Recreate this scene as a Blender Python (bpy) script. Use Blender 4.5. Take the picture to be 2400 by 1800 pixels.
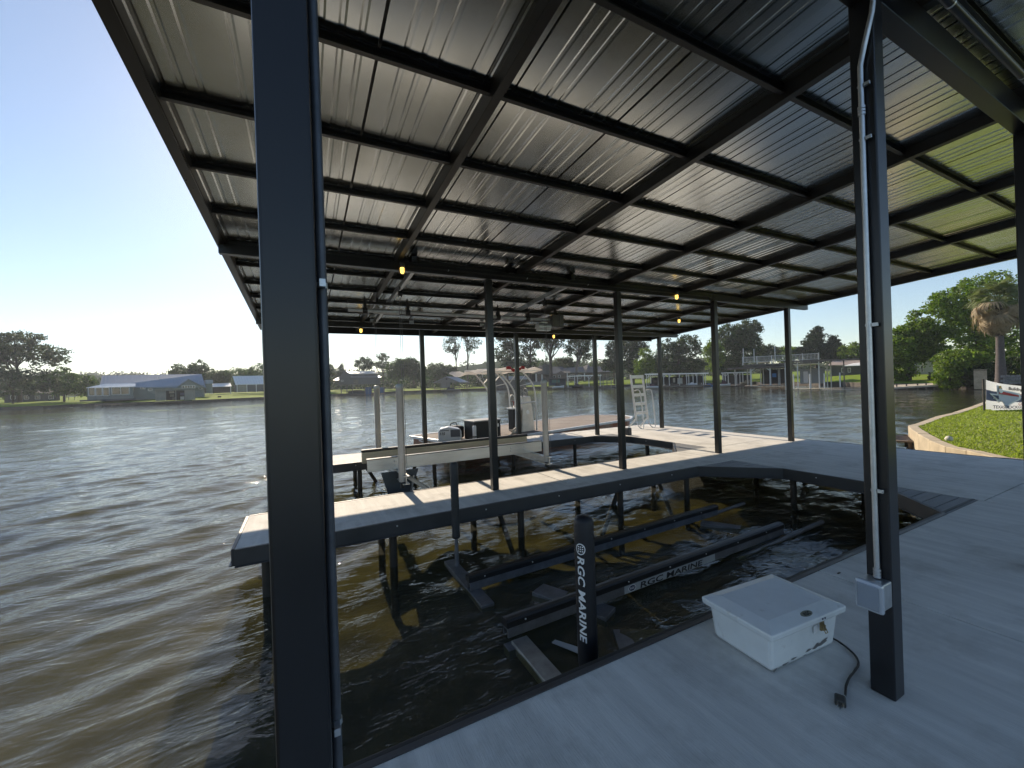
import bpy, bmesh, math, random
import numpy as np
from mathutils import Vector, Matrix, noise as mnoise
R = math.radians
random.seed(7); rng = np.random.default_rng(11)
S = bpy.context.scene
C = S.collection
for o in list(bpy.data.objects): bpy.data.objects.remove(o)

# ------------------------------------------------------------------ camera, sky, sun, exposure
YAW, ROLL, HC, F = R(27.16), R(-1.92), 1.6, 950.8
cam = bpy.data.cameras.new('camera'); camo = bpy.data.objects.new('camera', cam); C.objects.link(camo)
cam.sensor_width = 36; cam.lens = F / 2400 * 36; cam.clip_start = .05; cam.clip_end = 3000
r_ = Vector((math.cos(YAW), -math.sin(YAW), 0)); f_ = Vector((math.sin(YAW), math.cos(YAW), 0)); u_ = Vector((0, 0, 1))
cr = r_ * math.cos(ROLL) + u_ * math.sin(ROLL); cu = -r_ * math.sin(ROLL) + u_ * math.cos(ROLL)
M = Matrix((cr, cu, -f_)).transposed().to_4x4(); M.translation = (0, 0, HC)
camo.matrix_world = M; S.camera = camo
SUN_EL, SUN_AZ = R(30), R(0)
W = bpy.data.worlds.new('World'); S.world = W; W.use_nodes = True
nt = W.node_tree; nt.nodes.clear()
out = nt.nodes.new('ShaderNodeOutputWorld'); bg = nt.nodes.new('ShaderNodeBackground'); sky = nt.nodes.new('ShaderNodeTexSky')
sky.sky_type = 'NISHITA'; sky.sun_disc = False; sky.sun_elevation = SUN_EL; sky.sun_rotation = SUN_AZ
sky.altitude = 100; sky.air_density = 1.0; sky.dust_density = .25; sky.ozone_density = 1.5
bg.inputs[1].default_value = .067
nt.links.new(sky.outputs[0], bg.inputs[0]); nt.links.new(bg.outputs[0], out.inputs[0])
sl = bpy.data.lights.new('sun', 'SUN'); so = bpy.data.objects.new('sun', sl); C.objects.link(so)
sl.energy = 3.2; sl.angle = R(.5); sl.color = (1, .84, .64)
sd = Vector((math.sin(SUN_AZ) * math.cos(SUN_EL), math.cos(SUN_AZ) * math.cos(SUN_EL), math.sin(SUN_EL)))
so.rotation_euler = sd.to_track_quat('Z', 'Y').to_euler(); so.location = sd * 60
vs = S.view_settings; vs.view_transform = 'Standard'; vs.look = 'None'; vs.exposure = 1.15; vs.gamma = 1; vs.use_curve_mapping = False
S.render.engine = 'CYCLES'
S.cycles.use_adaptive_sampling = True; S.cycles.adaptive_threshold = .025; S.cycles.max_bounces = 5; S.cycles.glossy_bounces = 3; S.cycles.diffuse_bounces = 2; S.cycles.transparent_max_bounces = 8
S.cycles.volume_bounces = 0; S.cycles.caustics_reflective = False; S.cycles.caustics_refractive = False; S.cycles.sample_clamp_indirect = 6

# ------------------------------------------------------------------ materials
MATS = {}
def mat(name, col, rough=.5, metal=0., var=.0, vscale=3., stretch=(1, 1, 1), bump=0., bscale=20., spec=.5, island=0., trans=0., dirt=None, emit=None, rvar=0.):
    if name in MATS: return MATS[name]
    m = bpy.data.materials.new(name); m.use_nodes = True; MATS[name] = m
    t = m.node_tree; b = t.nodes['Principled BSDF']; N = t.nodes.new; L = t.links.new
    b.inputs['Roughness'].default_value = rough; b.inputs['Metallic'].default_value = metal
    b.inputs['Specular IOR Level'].default_value = spec
    c = (*col, 1); b.inputs['Base Color'].default_value = c
    tc = N('ShaderNodeTexCoord'); mp = N('ShaderNodeMapping'); mp.inputs['Scale'].default_value = stretch
    L(tc.outputs['Object'], mp.inputs['Vector']); last = None
    def mixc(fac, A, B):
        n = N('ShaderNodeMix'); n.data_type = 'RGBA'
        if isinstance(fac, float): n.inputs[0].default_value = fac
        else: L(fac, n.inputs[0])
        for i, v in ((6, A), (7, B)):
            if isinstance(v, tuple): n.inputs[i].default_value = v
            else: L(v, n.inputs[i])
        return n.outputs[2]
    sc = lambda k: (min(1, col[0] * k), min(1, col[1] * k), min(1, col[2] * k), 1)
    if var:
        n = N('ShaderNodeTexNoise'); n.inputs['Scale'].default_value = vscale; n.inputs['Detail'].default_value = 6; n.inputs['Roughness'].default_value = .65
        L(mp.outputs[0], n.inputs['Vector'])
        rp = N('ShaderNodeMapRange'); rp.inputs[1].default_value = .3; rp.inputs[2].default_value = .7; L(n.outputs[0], rp.inputs[0])
        last = mixc(rp.outputs[0], sc(1 - var), sc(1 + var))
        if rvar:
            rr = N('ShaderNodeMapRange'); rr.inputs[1].default_value = .3; rr.inputs[2].default_value = .7; rr.inputs[3].default_value = max(0, rough - rvar); rr.inputs[4].default_value = rough + rvar
            L(n.outputs[0], rr.inputs[0]); L(rr.outputs[0], b.inputs['Roughness'])
    if island:
        g = N('ShaderNodeNewGeometry'); last = mixc(g.outputs['Random Per Island'], sc(1 - island), sc(1 + island)) if last is None else mixc(.5, last, mixc(g.outputs['Random Per Island'], sc(1 - island), sc(1 + island)))
    if dirt:
        dc, ds, dlo, dhi = dirt
        n = N('ShaderNodeTexNoise'); n.inputs['Scale'].default_value = ds; n.inputs['Detail'].default_value = 8; n.inputs['Roughness'].default_value = .7
        L(tc.outputs['Object'], n.inputs['Vector'])
        rp = N('ShaderNodeMapRange'); rp.inputs[1].default_value = dlo; rp.inputs[2].default_value = dhi; L(n.outputs[0], rp.inputs[0])
        last = mixc(rp.outputs[0], last if last is not None else c, (*dc, 1))
    if last is not None: L(last, b.inputs['Base Color'])
    if bump:
        n = N('ShaderNodeTexNoise'); n.inputs['Scale'].default_value = bscale; n.inputs['Detail'].default_value = 5
        L(mp.outputs[0], n.inputs['Vector']); bp = N('ShaderNodeBump'); bp.inputs['Strength'].default_value = bump; bp.inputs['Distance'].default_value = .01
        L(n.outputs[0], bp.inputs['Height']); L(bp.outputs[0], b.inputs['Normal'])
    if trans:
        tr = N('ShaderNodeBsdfTranslucent'); mx = N('ShaderNodeMixShader'); mx.inputs[0].default_value = trans
        o = t.nodes['Material Output']; L(b.outputs[0], mx.inputs[1]); L(tr.outputs[0], mx.inputs[2]); L(mx.outputs[0], o.inputs[0])
        hs = N('ShaderNodeHueSaturation'); hs.inputs['Saturation'].default_value = 1.15; hs.inputs['Value'].default_value = 1.5
        if last is not None: L(last, hs.inputs['Color'])
        else: hs.inputs['Color'].default_value = c
        L(hs.outputs[0], tr.inputs[0])
    if emit:
        b.inputs['Emission Color'].default_value = (*emit[0], 1); b.inputs['Emission Strength'].default_value = emit[1]
    return m

concrete = mat('concrete', (.64, .625, .585), .8, var=.16, vscale=3.2, stretch=(2.6, .25, 1), bump=.35, bscale=55, dirt=((.41, .395, .36), 1.6, .49, .74))
black = mat('black_painted_steel', (.013, .013, .015), .3, var=.12, vscale=2, rvar=.03)
blackr = mat('black_rafter_steel', (.032, .03, .028), .4, var=.2, vscale=4)
fascia_m = mat('dark_fascia_steel', (.042, .041, .043), .5, var=.25, vscale=3, rvar=.1)
pile_m = mat('dark_pile_steel', (.03, .026, .022), .6, var=.4, vscale=5)
galv = mat('galvanised_steel', (.52, .55, .58), .4, .9, var=.15, vscale=14)
sheet = mat('galvalume_sheet', (.76, .79, .78), .23, 1., var=.03, vscale=8, rvar=.012)
alum = mat('aluminium', (.62, .6, .57), .38, .75, var=.16, vscale=4, stretch=(.3, 2, 3), rvar=.08)
alumd = mat('weathered_aluminium', (.17, .175, .19), .5, .5, var=.3, vscale=6)
alumw = mat('white_aluminium', (.7, .7, .7), .45, .4, var=.1)
pvc = mat('white_pvc', (.66, .67, .68), .42, var=.07, vscale=5, dirt=((.45, .42, .36), 3, .62, .85))
whiteg = mat('white_gelcoat', (.76, .79, .8), .26, var=.05, vscale=7, dirt=((.4, .38, .34), 11, .6, .85))
rubber = mat('black_rubber', (.012, .012, .013), .6)
padm = mat('black_bunk_pad', (.014, .014, .015), .42, var=.3, vscale=8)
lumber = mat('pale_lumber', (.62, .5, .33), .7, var=.2, vscale=5, stretch=(.4, 4, 4))
decking = mat('dark_composite_decking', (.2, .2, .2), .65, var=.2, vscale=6, stretch=(.3, 3, 1))
navy = mat('navy_print', (.02, .03, .09), .5); redm = mat('red_print', (.45, .03, .03), .5); whitep = mat('white_print', (.8, .8, .8), .5); goldp = mat('gold_print', (.6, .33, .06), .5); blackp = mat('black_print', (.012, .012, .015), .5)
chrome = mat('steel_bolt', (.6, .6, .6), .3, 1.)
brass = mat('brass_latch', (.32, .25, .13), .35, .9, var=.3, vscale=30)
amber = mat('amber_bulb', (.9, .6, .15), .3, emit=((1, .62, .12), 1.4))
glassy = mat('jar_glass', (.75, .7, .55), .1, spec=.7)
cast = mat('cast_grey_fixture', (.12, .12, .12), .5, .5)

# ------------------------------------------------------------------ mesh helpers
class MB:
    def __init__(s): s.v = []; s.f = []; s.sm = []
    def add(s, vs, fs, smooth=False):
        n = len(s.v); s.v += [tuple(v) for v in vs]; s.f += [tuple(i + n for i in f) for f in fs]; s.sm += [smooth] * len(fs); return s
    def box(s, x0, y0, z0, x1, y1, z1):
        return s.add([(x0, y0, z0), (x1, y0, z0), (x1, y1, z0), (x0, y1, z0), (x0, y0, z1), (x1, y0, z1), (x1, y1, z1), (x0, y1, z1)],
                     [(0, 3, 2, 1), (4, 5, 6, 7), (0, 1, 5, 4), (1, 2, 6, 5), (2, 3, 7, 6), (3, 0, 4, 7)])
    def cbox(s, x, y, z, sx, sy, sz): return s.box(x - sx / 2, y - sy / 2, z - sz / 2, x + sx / 2, y + sy / 2, z + sz / 2)
    def bar(s, a, b, w, h, up=(0, 0, 1)):
        a = Vector(a); b = Vector(b); d = (b - a).normalized(); up = Vector(up)
        if abs(d.dot(up)) > .99: up = Vector((0, 1, 0))
        x = d.cross(up).normalized() * w / 2; y = x.cross(d).normalized() * h / 2
        vs = [p + i * x + j * y for p in (a, b) for i, j in ((-1, -1), (1, -1), (1, 1), (-1, 1))]
        return s.add(vs, [(3, 2, 1, 0), (4, 5, 6, 7), (0, 1, 5, 4), (1, 2, 6, 5), (2, 3, 7, 6), (3, 0, 4, 7)])
    def tube(s, pts, r, n=10, cap=True):
        pts = [Vector(p) for p in pts]; rs = r if isinstance(r, (list, tuple)) else [r] * len(pts); rings = []
        t = (pts[1] - pts[0]).normalized(); a = t.orthogonal().normalized()
        for i, p in enumerate(pts):
            d = (pts[min(i + 1, len(pts) - 1)] - pts[max(i - 1, 0)]).normalized()
            a = (a - d * a.dot(d)).normalized(); b = d.cross(a)
            rings.append([p + (a * math.cos(2 * math.pi * k / n) + b * math.sin(2 * math.pi * k / n)) * rs[i] for k in range(n)])
        vs = [v for g in rings for v in g]; fs = []
        for i in range(len(pts) - 1):
            for k in range(n): fs.append((i * n + k, i * n + (k + 1) % n, (i + 1) * n + (k + 1) % n, (i + 1) * n + k))
        s.add(vs, fs, True)
        if cap:
            s.add(rings[0], [tuple(range(n))[::-1]]); s.add(rings[-1], [tuple(range(n))])
        return s
    def lathe(s, prof, n=20, o=(0, 0, 0)):
        vs = [(o[0] + r * math.cos(2 * math.pi * k / n), o[1] + r * math.sin(2 * math.pi * k / n), o[2] + z) for r, z in prof for k in range(n)]
        fs = [(i * n + k, i * n + (k + 1) % n, (i + 1) * n + (k + 1) % n, (i + 1) * n + k) for i in range(len(prof) - 1) for k in range(n)]
        return s.add(vs, fs, True)
    def prism(s, poly, z0, z1):
        n = len(poly); vs = [(x, y, z0) for x, y in poly] + [(x, y, z1) for x, y in poly]
        return s.add(vs, [tuple(range(n))[::-1], tuple(range(n, 2 * n))] + [(i, (i + 1) % n, n + (i + 1) % n, n + i) for i in range(n)])
    def xprism(s, poly, y0, y1):   # poly in (x,z), extruded along y
        n = len(poly); vs = [(x, y0, z) for x, z in poly] + [(x, y1, z) for x, z in poly]
        return s.add(vs, [tuple(range(n)), tuple(range(n, 2 * n))[::-1]] + [((i + 1) % n, i, n + i, n + (i + 1) % n) for i in range(n)])
    def yprism(s, poly, x0, x1):   # poly in (y,z), extruded along x
        n = len(poly); vs = [(x0, y, z) for y, z in poly] + [(x1, y, z) for y, z in poly]
        return s.add(vs, [tuple(range(n))[::-1], tuple(range(n, 2 * n))] + [(i, (i + 1) % n, n + (i + 1) % n, n + i) for i in range(n)])
    def mesh(s, name, m):
        me = bpy.data.meshes.new(name); me.from_pydata(s.v, [], s.f); me.polygons.foreach_set('use_smooth', s.sm); me.materials.append(m); me.update(); return me
    def build(s, name, m, parent=None, bevel=0, loc=None):
        o = bpy.data.objects.new(name, s.mesh(name, m)); C.objects.link(o)
        if parent: o.parent = parent
        if loc: o.location = loc
        if bevel:
            b = o.modifiers.new('bevel', 'BEVEL'); b.width = bevel; b.segments = 2; b.limit_method = 'ANGLE'
        return o
def tag(o, label=None, cat=None, group=None, kind=None):
    for k, v in (('label', label), ('category', cat), ('group', group), ('kind', kind)):
        if v: o[k] = v
    return o
def thing(name, label, cat, loc=(0, 0, 0), rz=0, group=None):
    o = bpy.data.objects.new(name, None); C.objects.link(o); o.location = loc; o.rotation_euler = (0, 0, rz); o.empty_display_size = .2
    return tag(o, label, cat, group)
def inst(name, me, parent=None, loc=(0, 0, 0), rot=(0, 0, 0), sc=(1, 1, 1)):
    o = bpy.data.objects.new(name, me); C.objects.link(o); o.parent = parent; o.location = loc; o.rotation_euler = rot; o.scale = sc; return o
def copy_tree(o, parent=None):
    c = o.copy(); C.objects.link(c); c.parent = parent
    for ch in list(o.children): copy_tree(ch, c)
    return c
def text_mesh(body, size, shear=0., bold=.0, align='LEFT', space=1.):
    cu_ = bpy.data.curves.new('txt', 'FONT'); cu_.body = body; cu_.size = size; cu_.shear = shear; cu_.offset = bold; cu_.align_x = align; cu_.space_character = space; cu_.resolution_u = 3
    o = bpy.data.objects.new('txt', cu_); C.objects.link(o)
    dg = bpy.context.evaluated_depsgraph_get(); me = bpy.data.meshes.new_from_object(o.evaluated_get(dg))
    bpy.data.objects.remove(o); bpy.data.curves.remove(cu_)
    return [tuple(v.co) for v in me.vertices], [tuple(p.vertices) for p in me.polygons]
def printed(name, tm, fn, m, parent):
    vs, fs = tm; b = MB(); b.add([fn(x, y) for x, y, z in vs], fs); return b.build(name, m, parent)

# ------------------------------------------------------------------ water, land
WZ = -.6
def fr(px, py, D):          # a far point given by bearing and distance -> lateral u, distance D, height z
    x = (px - 1200) / F; y = -(py - 900) / F
    return D * (x * math.cos(ROLL) - y * math.sin(ROLL)), D, HC + D * (x * math.sin(ROLL) + y * math.cos(ROLL))
def uv2w(u, v, z=0): p = r_ * u + f_ * v; return Vector((p.x, p.y, z))
def w2uv(x, y): p = Vector((x, y, 0)); return p.dot(r_), p.dot(f_)

def make_water():
    m = bpy.data.materials.new('lake_water'); m.use_nodes = True
    t = m.node_tree; b = t.nodes['Principled BSDF']; N = t.nodes.new; L = t.links.new
    t.nodes.remove(b); o_ = t.nodes['Material Output']; gl = N('ShaderNodeBsdfGlossy'); gl.inputs['Roughness'].default_value = .012; tr = N('ShaderNodeBsdfTransparent'); tr.inputs[0].default_value = (.68, .66, .42, 1)
    df = N('ShaderNodeBsdfDiffuse'); df.inputs[0].default_value = (.17, .175, .15, 1); m0 = N('ShaderNodeMixShader'); m0.inputs[0].default_value = .2; L(tr.outputs[0], m0.inputs[1]); L(df.outputs[0], m0.inputs[2])
    fn = N('ShaderNodeLayerWeight'); fn.inputs[0].default_value = .5; pw = N('ShaderNodeMath'); pw.operation = 'POWER'; pw.inputs[1].default_value = 5; ma = N('ShaderNodeMath'); ma.operation = 'MULTIPLY_ADD'; ma.inputs[1].default_value = .98; ma.inputs[2].default_value = .02; L(fn.outputs['Facing'], pw.inputs[0]); L(pw.outputs[0], ma.inputs[0]); mx = N('ShaderNodeMixShader'); L(ma.outputs[0], mx.inputs[0]); L(m0.outputs[0], mx.inputs[1]); L(gl.outputs[0], mx.inputs[2]); L(mx.outputs[0], o_.inputs[0])
    tc = N('ShaderNodeTexCoord')
    prev = None
    for sc, st, rot, dist in (((1.3, 3.6, 1), .9, R(28), .022), ((4.5, 11, 1), .95, R(20), .013), ((14, 26, 1), .7, R(40), .0045)):
        mp = N('ShaderNodeMapping'); mp.inputs['Rotation'].default_value = (0, 0, -rot); mp.inputs['Scale'].default_value = sc
        L(tc.outputs['Object'], mp.inputs['Vector'])
        n = N('ShaderNodeTexNoise'); n.inputs['Scale'].default_value = 1; n.inputs['Detail'].default_value = 2.5; n.inputs['Distortion'].default_value = .6; L(mp.outputs[0], n.inputs['Vector'])
        bp = N('ShaderNodeBump'); bp.inputs['Strength'].default_value = st; bp.inputs['Distance'].default_value = dist; L(n.outputs[0], bp.inputs['Height'])
        if prev: L(prev.outputs[0], bp.inputs['Normal'])
        prev = bp
    L(prev.outputs[0], gl.inputs['Normal']); L(prev.outputs[0], fn.inputs['Normal'])
    # one sheet: fine grid near the dock, cells growing out to the far shore
    def axis(lo, hi, h, far_lo, far_hi, g=1.022):
        c = list(np.arange(lo, hi, h)); d, x = h, c[-1]
        while x < far_hi: d = min(d * g, 60) if d < 1.3 else d * 1.12; x += d; c.append(x)
        d, x = h, c[0]; l = []
        while x > far_lo: d = min(d * g, 60) if d < 1.3 else d * 1.12; x -= d; l.append(x)
        return np.array(l[::-1] + c)
    xs = axis(-9, 13, .078, -900, 900); ys = axis(1.2, 15, .078, -400, 900)
    X, Y = np.meshgrid(xs, ys); Zw = np.zeros_like(X)
    SP = np.maximum(*np.meshgrid(np.gradient(xs), np.gradient(ys)))
    rw = np.random.default_rng(3)
    for k in range(50):
        lam = 10 ** (rw.uniform(math.log10(.22), math.log10(1.7)) if k < 40 else rw.uniform(math.log10(1.8), math.log10(5))); ang = R(118) + rw.normal(0, .42); kk = 2 * math.pi / lam
        a = .0078 * lam ** .7 * rw.uniform(.5, 1); ph = rw.uniform(0, 6.28)
        p = kk * (math.cos(ang) * X + math.sin(ang) * Y) + ph + .5 * np.sin(.35 * X + k) * np.cos(.28 * Y + 2 * k)
        Zw += a * (np.sin(p) + .25 * np.sin(2 * p + .6)) * .55 * np.clip(lam / (2.4 * SP) - .8, 0, 1)
    calm = np.where((X > -.5) & (X < 11) & (Y > 1.5) & (Y < 11), .9, 1.)
    Zw *= calm
    nx, ny = len(xs), len(ys)
    me = bpy.data.meshes.new('lake_water'); co = np.stack([X, Y, Zw + WZ], -1).reshape(-1, 3)
    idx = np.arange(nx * ny).reshape(ny, nx); q = np.stack([idx[:-1, :-1], idx[:-1, 1:], idx[1:, 1:], idx[1:, :-1]], -1).reshape(-1, 4)
    me.vertices.add(len(co)); me.vertices.foreach_set('co', co.ravel()); me.loops.add(q.size); me.loops.foreach_set('vertex_index', q.ravel())
    me.polygons.add(len(q)); me.polygons.foreach_set('loop_start', np.arange(0, q.size, 4)); me.polygons.foreach_set('use_smooth', np.ones(len(q), bool)); me.update(calc_edges=True); me.materials.append(m)
    o = bpy.data.objects.new('lake_water', me); C.objects.link(o); tag(o, 'rippled green brown lake water', 'water', kind='structure')
make_water()
def make_bed():  # unseen bed, added shallow and bumpy to give murky water its olive glow
    def ax(lo, hi, h): return np.concatenate([[-900, -300, -100, -40], np.arange(lo, hi, h), [40, 100, 300, 900]])
    xs = ax(-8, 14, .16); ys = ax(0, 14, .16); b = MB(); nx = len(xs)
    for y in ys:
        for x in xs:
            e = 1 if -8 < x < 14 and 0 < y < 14 else 0
            b.v.append((x, y, -1.14 + e * (.2 * mnoise.noise((x * .7, y * .7, 1.3)) + .13 * mnoise.noise((x * 2.1, y * 2.1, 4.)) + .06 * mnoise.noise((x * 5, y * 5, 7.)))))
    for j in range(len(ys) - 1):
        for i in range(nx - 1): b.f.append((j * nx + i, j * nx + i + 1, (j + 1) * nx + i + 1, (j + 1) * nx + i)); b.sm.append(True)
    tag(b.build('lake_bed', mat('lake_bed_murk', (.04, .038, .013), .95, var=.5, vscale=1.3)), 'unseen olive lake bed, raised and bumped to shape the water glow', 'lake bed', kind='structure')
make_bed()

grass_m = mat('lawn_grass', (.15, .21, .025), .9, var=.3, vscale=.8, dirt=((.22, .21, .05), .2, .55, .8), bump=.3, bscale=12, spec=.05)
grass_near = mat('near_lawn_soil', (.19, .22, .06), .9, var=.4, vscale=1.2, bump=.4, bscale=25)
wall_m = mat('bulkhead_concrete', (.45, .38, .27), .85, var=.25, vscale=2.2, bump=.25, bscale=18, dirt=((.28, .16, .1), 1.4, .62, .8))
bulk = mat('dark_bulkhead', (.07, .06, .05), .8, var=.4, vscale=2)

# far shore: waterline as (bearing px, distance), inland strips rise gently
SHORE = [(-700, 95), (-300, 100), (0, 104), (100, 105), (170, 112), (300, 114), (450, 113), (620, 134), (800, 156), (950, 180), (1050, 196), (1140, 194), (1257, 186), (1330, 165), (1450, 140), (1600, 122), (1750, 104), (1900, 80), (2020, 62), (2100, 50), (2230, 46), (2330, 42), (2420, 39), (2600, 36), (3000, 32), (4200, 30)]
def shore_pt(px, D): u = (px - 1200) / F * D; return Vector((u, D))
def far_shore():
    pts = [shore_pt(*p) for p in SHORE]; b = MB(); prof = [(0, WZ - .6), (0, -.02), (.5, 0), (6, .25), (20, .8), (45, 1.3), (120, 2.5), (400, 8), (700, 10)]
    n = len(prof)
    for i, p in enumerate(pts):
        d = p.normalized()
        for s_, z in prof: q = p + d * s_; b.v.append(tuple(uv2w(q.x, q.y, z + (0 if s_ < 1 else .08 * math.sin(i * 1.7 + s_)))))
    for i in range(len(pts) - 1):
        for k in range(1, n - 1): b.f.append((i * n + k, (i + 1) * n + k, (i + 1) * n + k + 1, i * n + k + 1)); b.sm.append(True)
    o = b.build('far_shore_ground', grass_m); tag(o, 'grassy far shore of the lake', 'ground', kind='structure')
    b2 = MB()
    for i in range(len(pts) - 1):
        a, c = pts[i], pts[i + 1]
        A, B_ = uv2w(a.x, a.y), uv2w(c.x, c.y); b2.add([(A.x, A.y, WZ - .6), (B_.x, B_.y, WZ - .6), (B_.x, B_.y, .06), (A.x, A.y, .06)], [(0, 1, 2, 3)])
        da, dc = a.normalized() * .4, c.normalized() * .4; A2, B2 = uv2w(a.x + da.x, a.y + da.y), uv2w(c.x + dc.x, c.y + dc.y)
        b2.add([(A.x, A.y, .06), (B_.x, B_.y, .06), (B2.x, B2.y, .06), (A2.x, A2.y, .06)], [(0, 1, 2, 3)])
    o = b2.build('shore_bulkhead', bulk); tag(o, 'dark low bulkhead along the far waterline', 'bulkhead', kind='structure')
far_shore()
def hills():
    crest = [(-900, 890), (-200, 884), (150, 879), (330, 878), (560, 878), (760, 868), (900, 872), (980, 868), (1050, 862), (1120, 854), (1200, 842), (1300, 848), (1500, 856), (1800, 856), (2400, 850), (3400, 840)]
    b = MB()
    for px, py in crest:
        for D, k in ((330, 0), (400, .75), (440, 1), (600, .6)):
            u, _, z = fr(px, py, 440); w = uv2w((px - 1200) / F * D, D, 3 + (z - 3) * k); b.v.append(tuple(w))
    for i in range(len(crest) - 1):
        for k in range(3): b.f.append((i * 4 + k, (i + 1) * 4 + k, (i + 1) * 4 + k + 1, i * 4 + k + 1)); b.sm.append(True)
    tag(b.build('hills', mat('wooded_hill', (.03, .045, .02), 1., var=.5, vscale=.08, spec=0.)), 'low wooded hills beyond the lake', 'hills', kind='structure')
hills()

# near lawn with its curved wall, on the right
WALL = [(10.95, -6), (10.95, 1.5), (10.98, 2.2), (11.12, 2.55), (11.75, 3.1), (12.1, 3.5), (12.98, 4.02), (14.07, 4.56), (15.0, 5.0), (15.7, 5.3), (16.1, 5.42), (16.7, 5.47), (19.7, 5.92), (21.7, 6.05), (25.6, 6.54), (29.1, 7.04), (36, 7.6), (48, 8)]
def near_lawn():
    n = len(WALL); b = MB(); w = .22
    nor = []
    for i in range(n):
        a = Vector(WALL[max(0, i - 1)]); c = Vector(WALL[min(n - 1, i + 1)]); d = (c - a).normalized(); nor.append(Vector((d.y, -d.x)))
    root = thing('retaining_wall', 'curved pale concrete retaining wall round the green lawn', 'wall')
    for i in range(1, n - 1):
        a, c = Vector(WALL[i]), Vector(WALL[i + 1]); ai, ci = a + nor[i] * w, c + nor[i + 1] * w
        q = MB(); t0, t1 = .004, .996
        lerp = lambda p, r, t: p + (r - p) * t
        P = [lerp(a, c, t0), lerp(a, c, t1), lerp(ai, ci, t1), lerp(ai, ci, t0)]
        q.prism([(p.x, p.y) for p in P], WZ - .6, -.03 + .01 * math.sin(i)); q.build('wall_section', wall_m, root, bevel=.015)
    poly = [(Vector(WALL[i]) + nor[i] * (w - .01)) for i in range(n)]
    bb = MB(); bb.v = [(p.x, p.y, -.06) for p in poly] + [(48, -40, -.02), (10.95, -40, -.02)]; bb.f = [tuple(range(len(bb.v)))]; bb.sm = [False]
    o = bb.build('near_lawn', grass_near); tag(o, 'sunlit green lawn beside the dock', 'lawn', kind='structure')
    # blades
    P2 = np.array([(p.x, p.y) for p in poly]); N_ = 60000
    x = 11.3 + (34 - 11.3) * rng.random(N_) ** 1.3; top = np.interp(x, P2[2:, 0], P2[2:, 1]); y = top - .02 - (rng.random(N_) ** 1.2) * np.minimum(9, np.maximum(.3, top + 4))
    h = rng.uniform(.02, .055, N_); a = rng.uniform(0, 6.28, N_); wd = rng.uniform(.008, .016, N_) * (1 + x / 25); lx = rng.normal(0, .025, N_); ly = rng.normal(0, .025, N_)
    v = np.zeros((N_, 3, 3)); v[:, 0] = np.stack([x - np.cos(a) * wd, y - np.sin(a) * wd, np.full(N_, -.062)], -1); v[:, 1] = np.stack([x + np.cos(a) * wd, y + np.sin(a) * wd, np.full(N_, -.062)], -1); v[:, 2] = np.stack([x + lx, y + ly, -.06 + h], -1)
    o = np_mesh('lawn_grass', v.reshape(-1, 3), np.arange(N_ * 3).reshape(-1, 3), mat('grass_blades', (.25, .31, .06), .7, island=.35, trans=.4)); tag(o, 'short mown grass on the near lawn', 'grass', kind='stuff')
def np_mesh(name, co, faces, m, smooth=False, parent=None):
    me = bpy.data.meshes.new(name); k = faces.shape[1]
    me.vertices.add(len(co)); me.vertices.foreach_set('co', np.ascontiguousarray(co, dtype=np.float32).ravel()); me.loops.add(faces.size); me.loops.foreach_set('vertex_index', faces.astype(np.int32).ravel())
    me.polygons.add(len(faces)); me.polygons.foreach_set('loop_start', np.arange(0, faces.size, k, dtype=np.int32)); me.update(calc_edges=True); me.materials.append(m)
    if smooth: me.polygons.foreach_set('use_smooth', np.ones(len(faces), bool))
    o = bpy.data.objects.new(name, me); C.objects.link(o); o.parent = parent; return o
near_lawn()

# ------------------------------------------------------------------ the dock
dock = thing('boat_dock', 'pale concrete topped dock with dark steel edges around two boat slips', 'dock')
XL, XR = -.68, 10.9
slabs = [(XL, -1.7, 3.667, 1.82), (3.683, -1.7, 7.258, 1.82), (7.276, -1.7, XR, 1.772), (7.276, 1.788, XR, 5.022), (XL, 5.03, 3.667, 6.265), (3.683, 5.03, 7.258, 6.265), (7.276, 5.038, XR, 6.157), (8.2, 6.173, XR, 9.48),
         (XL, 9.49, 3.667, 10.75), (3.683, 9.49, 8.187, 10.75), (8.2, 9.49, XR, 10.75)]
for s_ in slabs: MB().box(s_[0], s_[1], -.055, s_[2], s_[3], 0).build('deck_slab', concrete, dock, bevel=.003)
MB().box(7.272, 6.165, -.055, 8.195, 6.265, -.002).build('deck_slab', concrete, dock, bevel=.004)
boltm = MB().lathe([(0, .008), (.008, .006), (.011, 0)], 8).mesh('bolt', chrome)
def fascia(x0, y0, x1, y1, bolts=True, z0=-.175, z1=.004):
    a = Vector((x0, y0, 0)); b = Vector((x1, y1, 0)); d = (b - a); Ln = d.length; d.normalize(); n = Vector((d.y, -d.x, 0))   # outward = right of travel
    q = MB(); q.bar(a + n * .0175 + Vector((0, 0, (z0 + z1) / 2)), b + n * .0175 + Vector((0, 0, (z0 + z1) / 2)), .035, z1 - z0)
    q.bar(a + n * .03 + Vector((0, 0, z0 + .006)), b + n * .03 + Vector((0, 0, z0 + .006)), .06, .012)
    o = q.build('fascia', fascia_m, dock, bevel=.003)
    if bolts:
        k = max(1, int(Ln / 1.05))
        for i in range(k):
            p = a + d * (Ln * (i + .4) / k) + n * .036 + Vector((0, 0, -.06))
            inst('bolt', boltm, o, p, (R(90), 0, math.atan2(n.y, n.x) + R(90)))
fascia(XL, 5.03, 6.3, 5.03); fascia(7.272, 4.09, 7.272, 2.8); fascia(6.3, 1.82, XL, 1.82)
fascia(XL, 6.3 - .035, XL, 5.03); fascia(7.19, 6.265, XL, 6.265)
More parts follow.
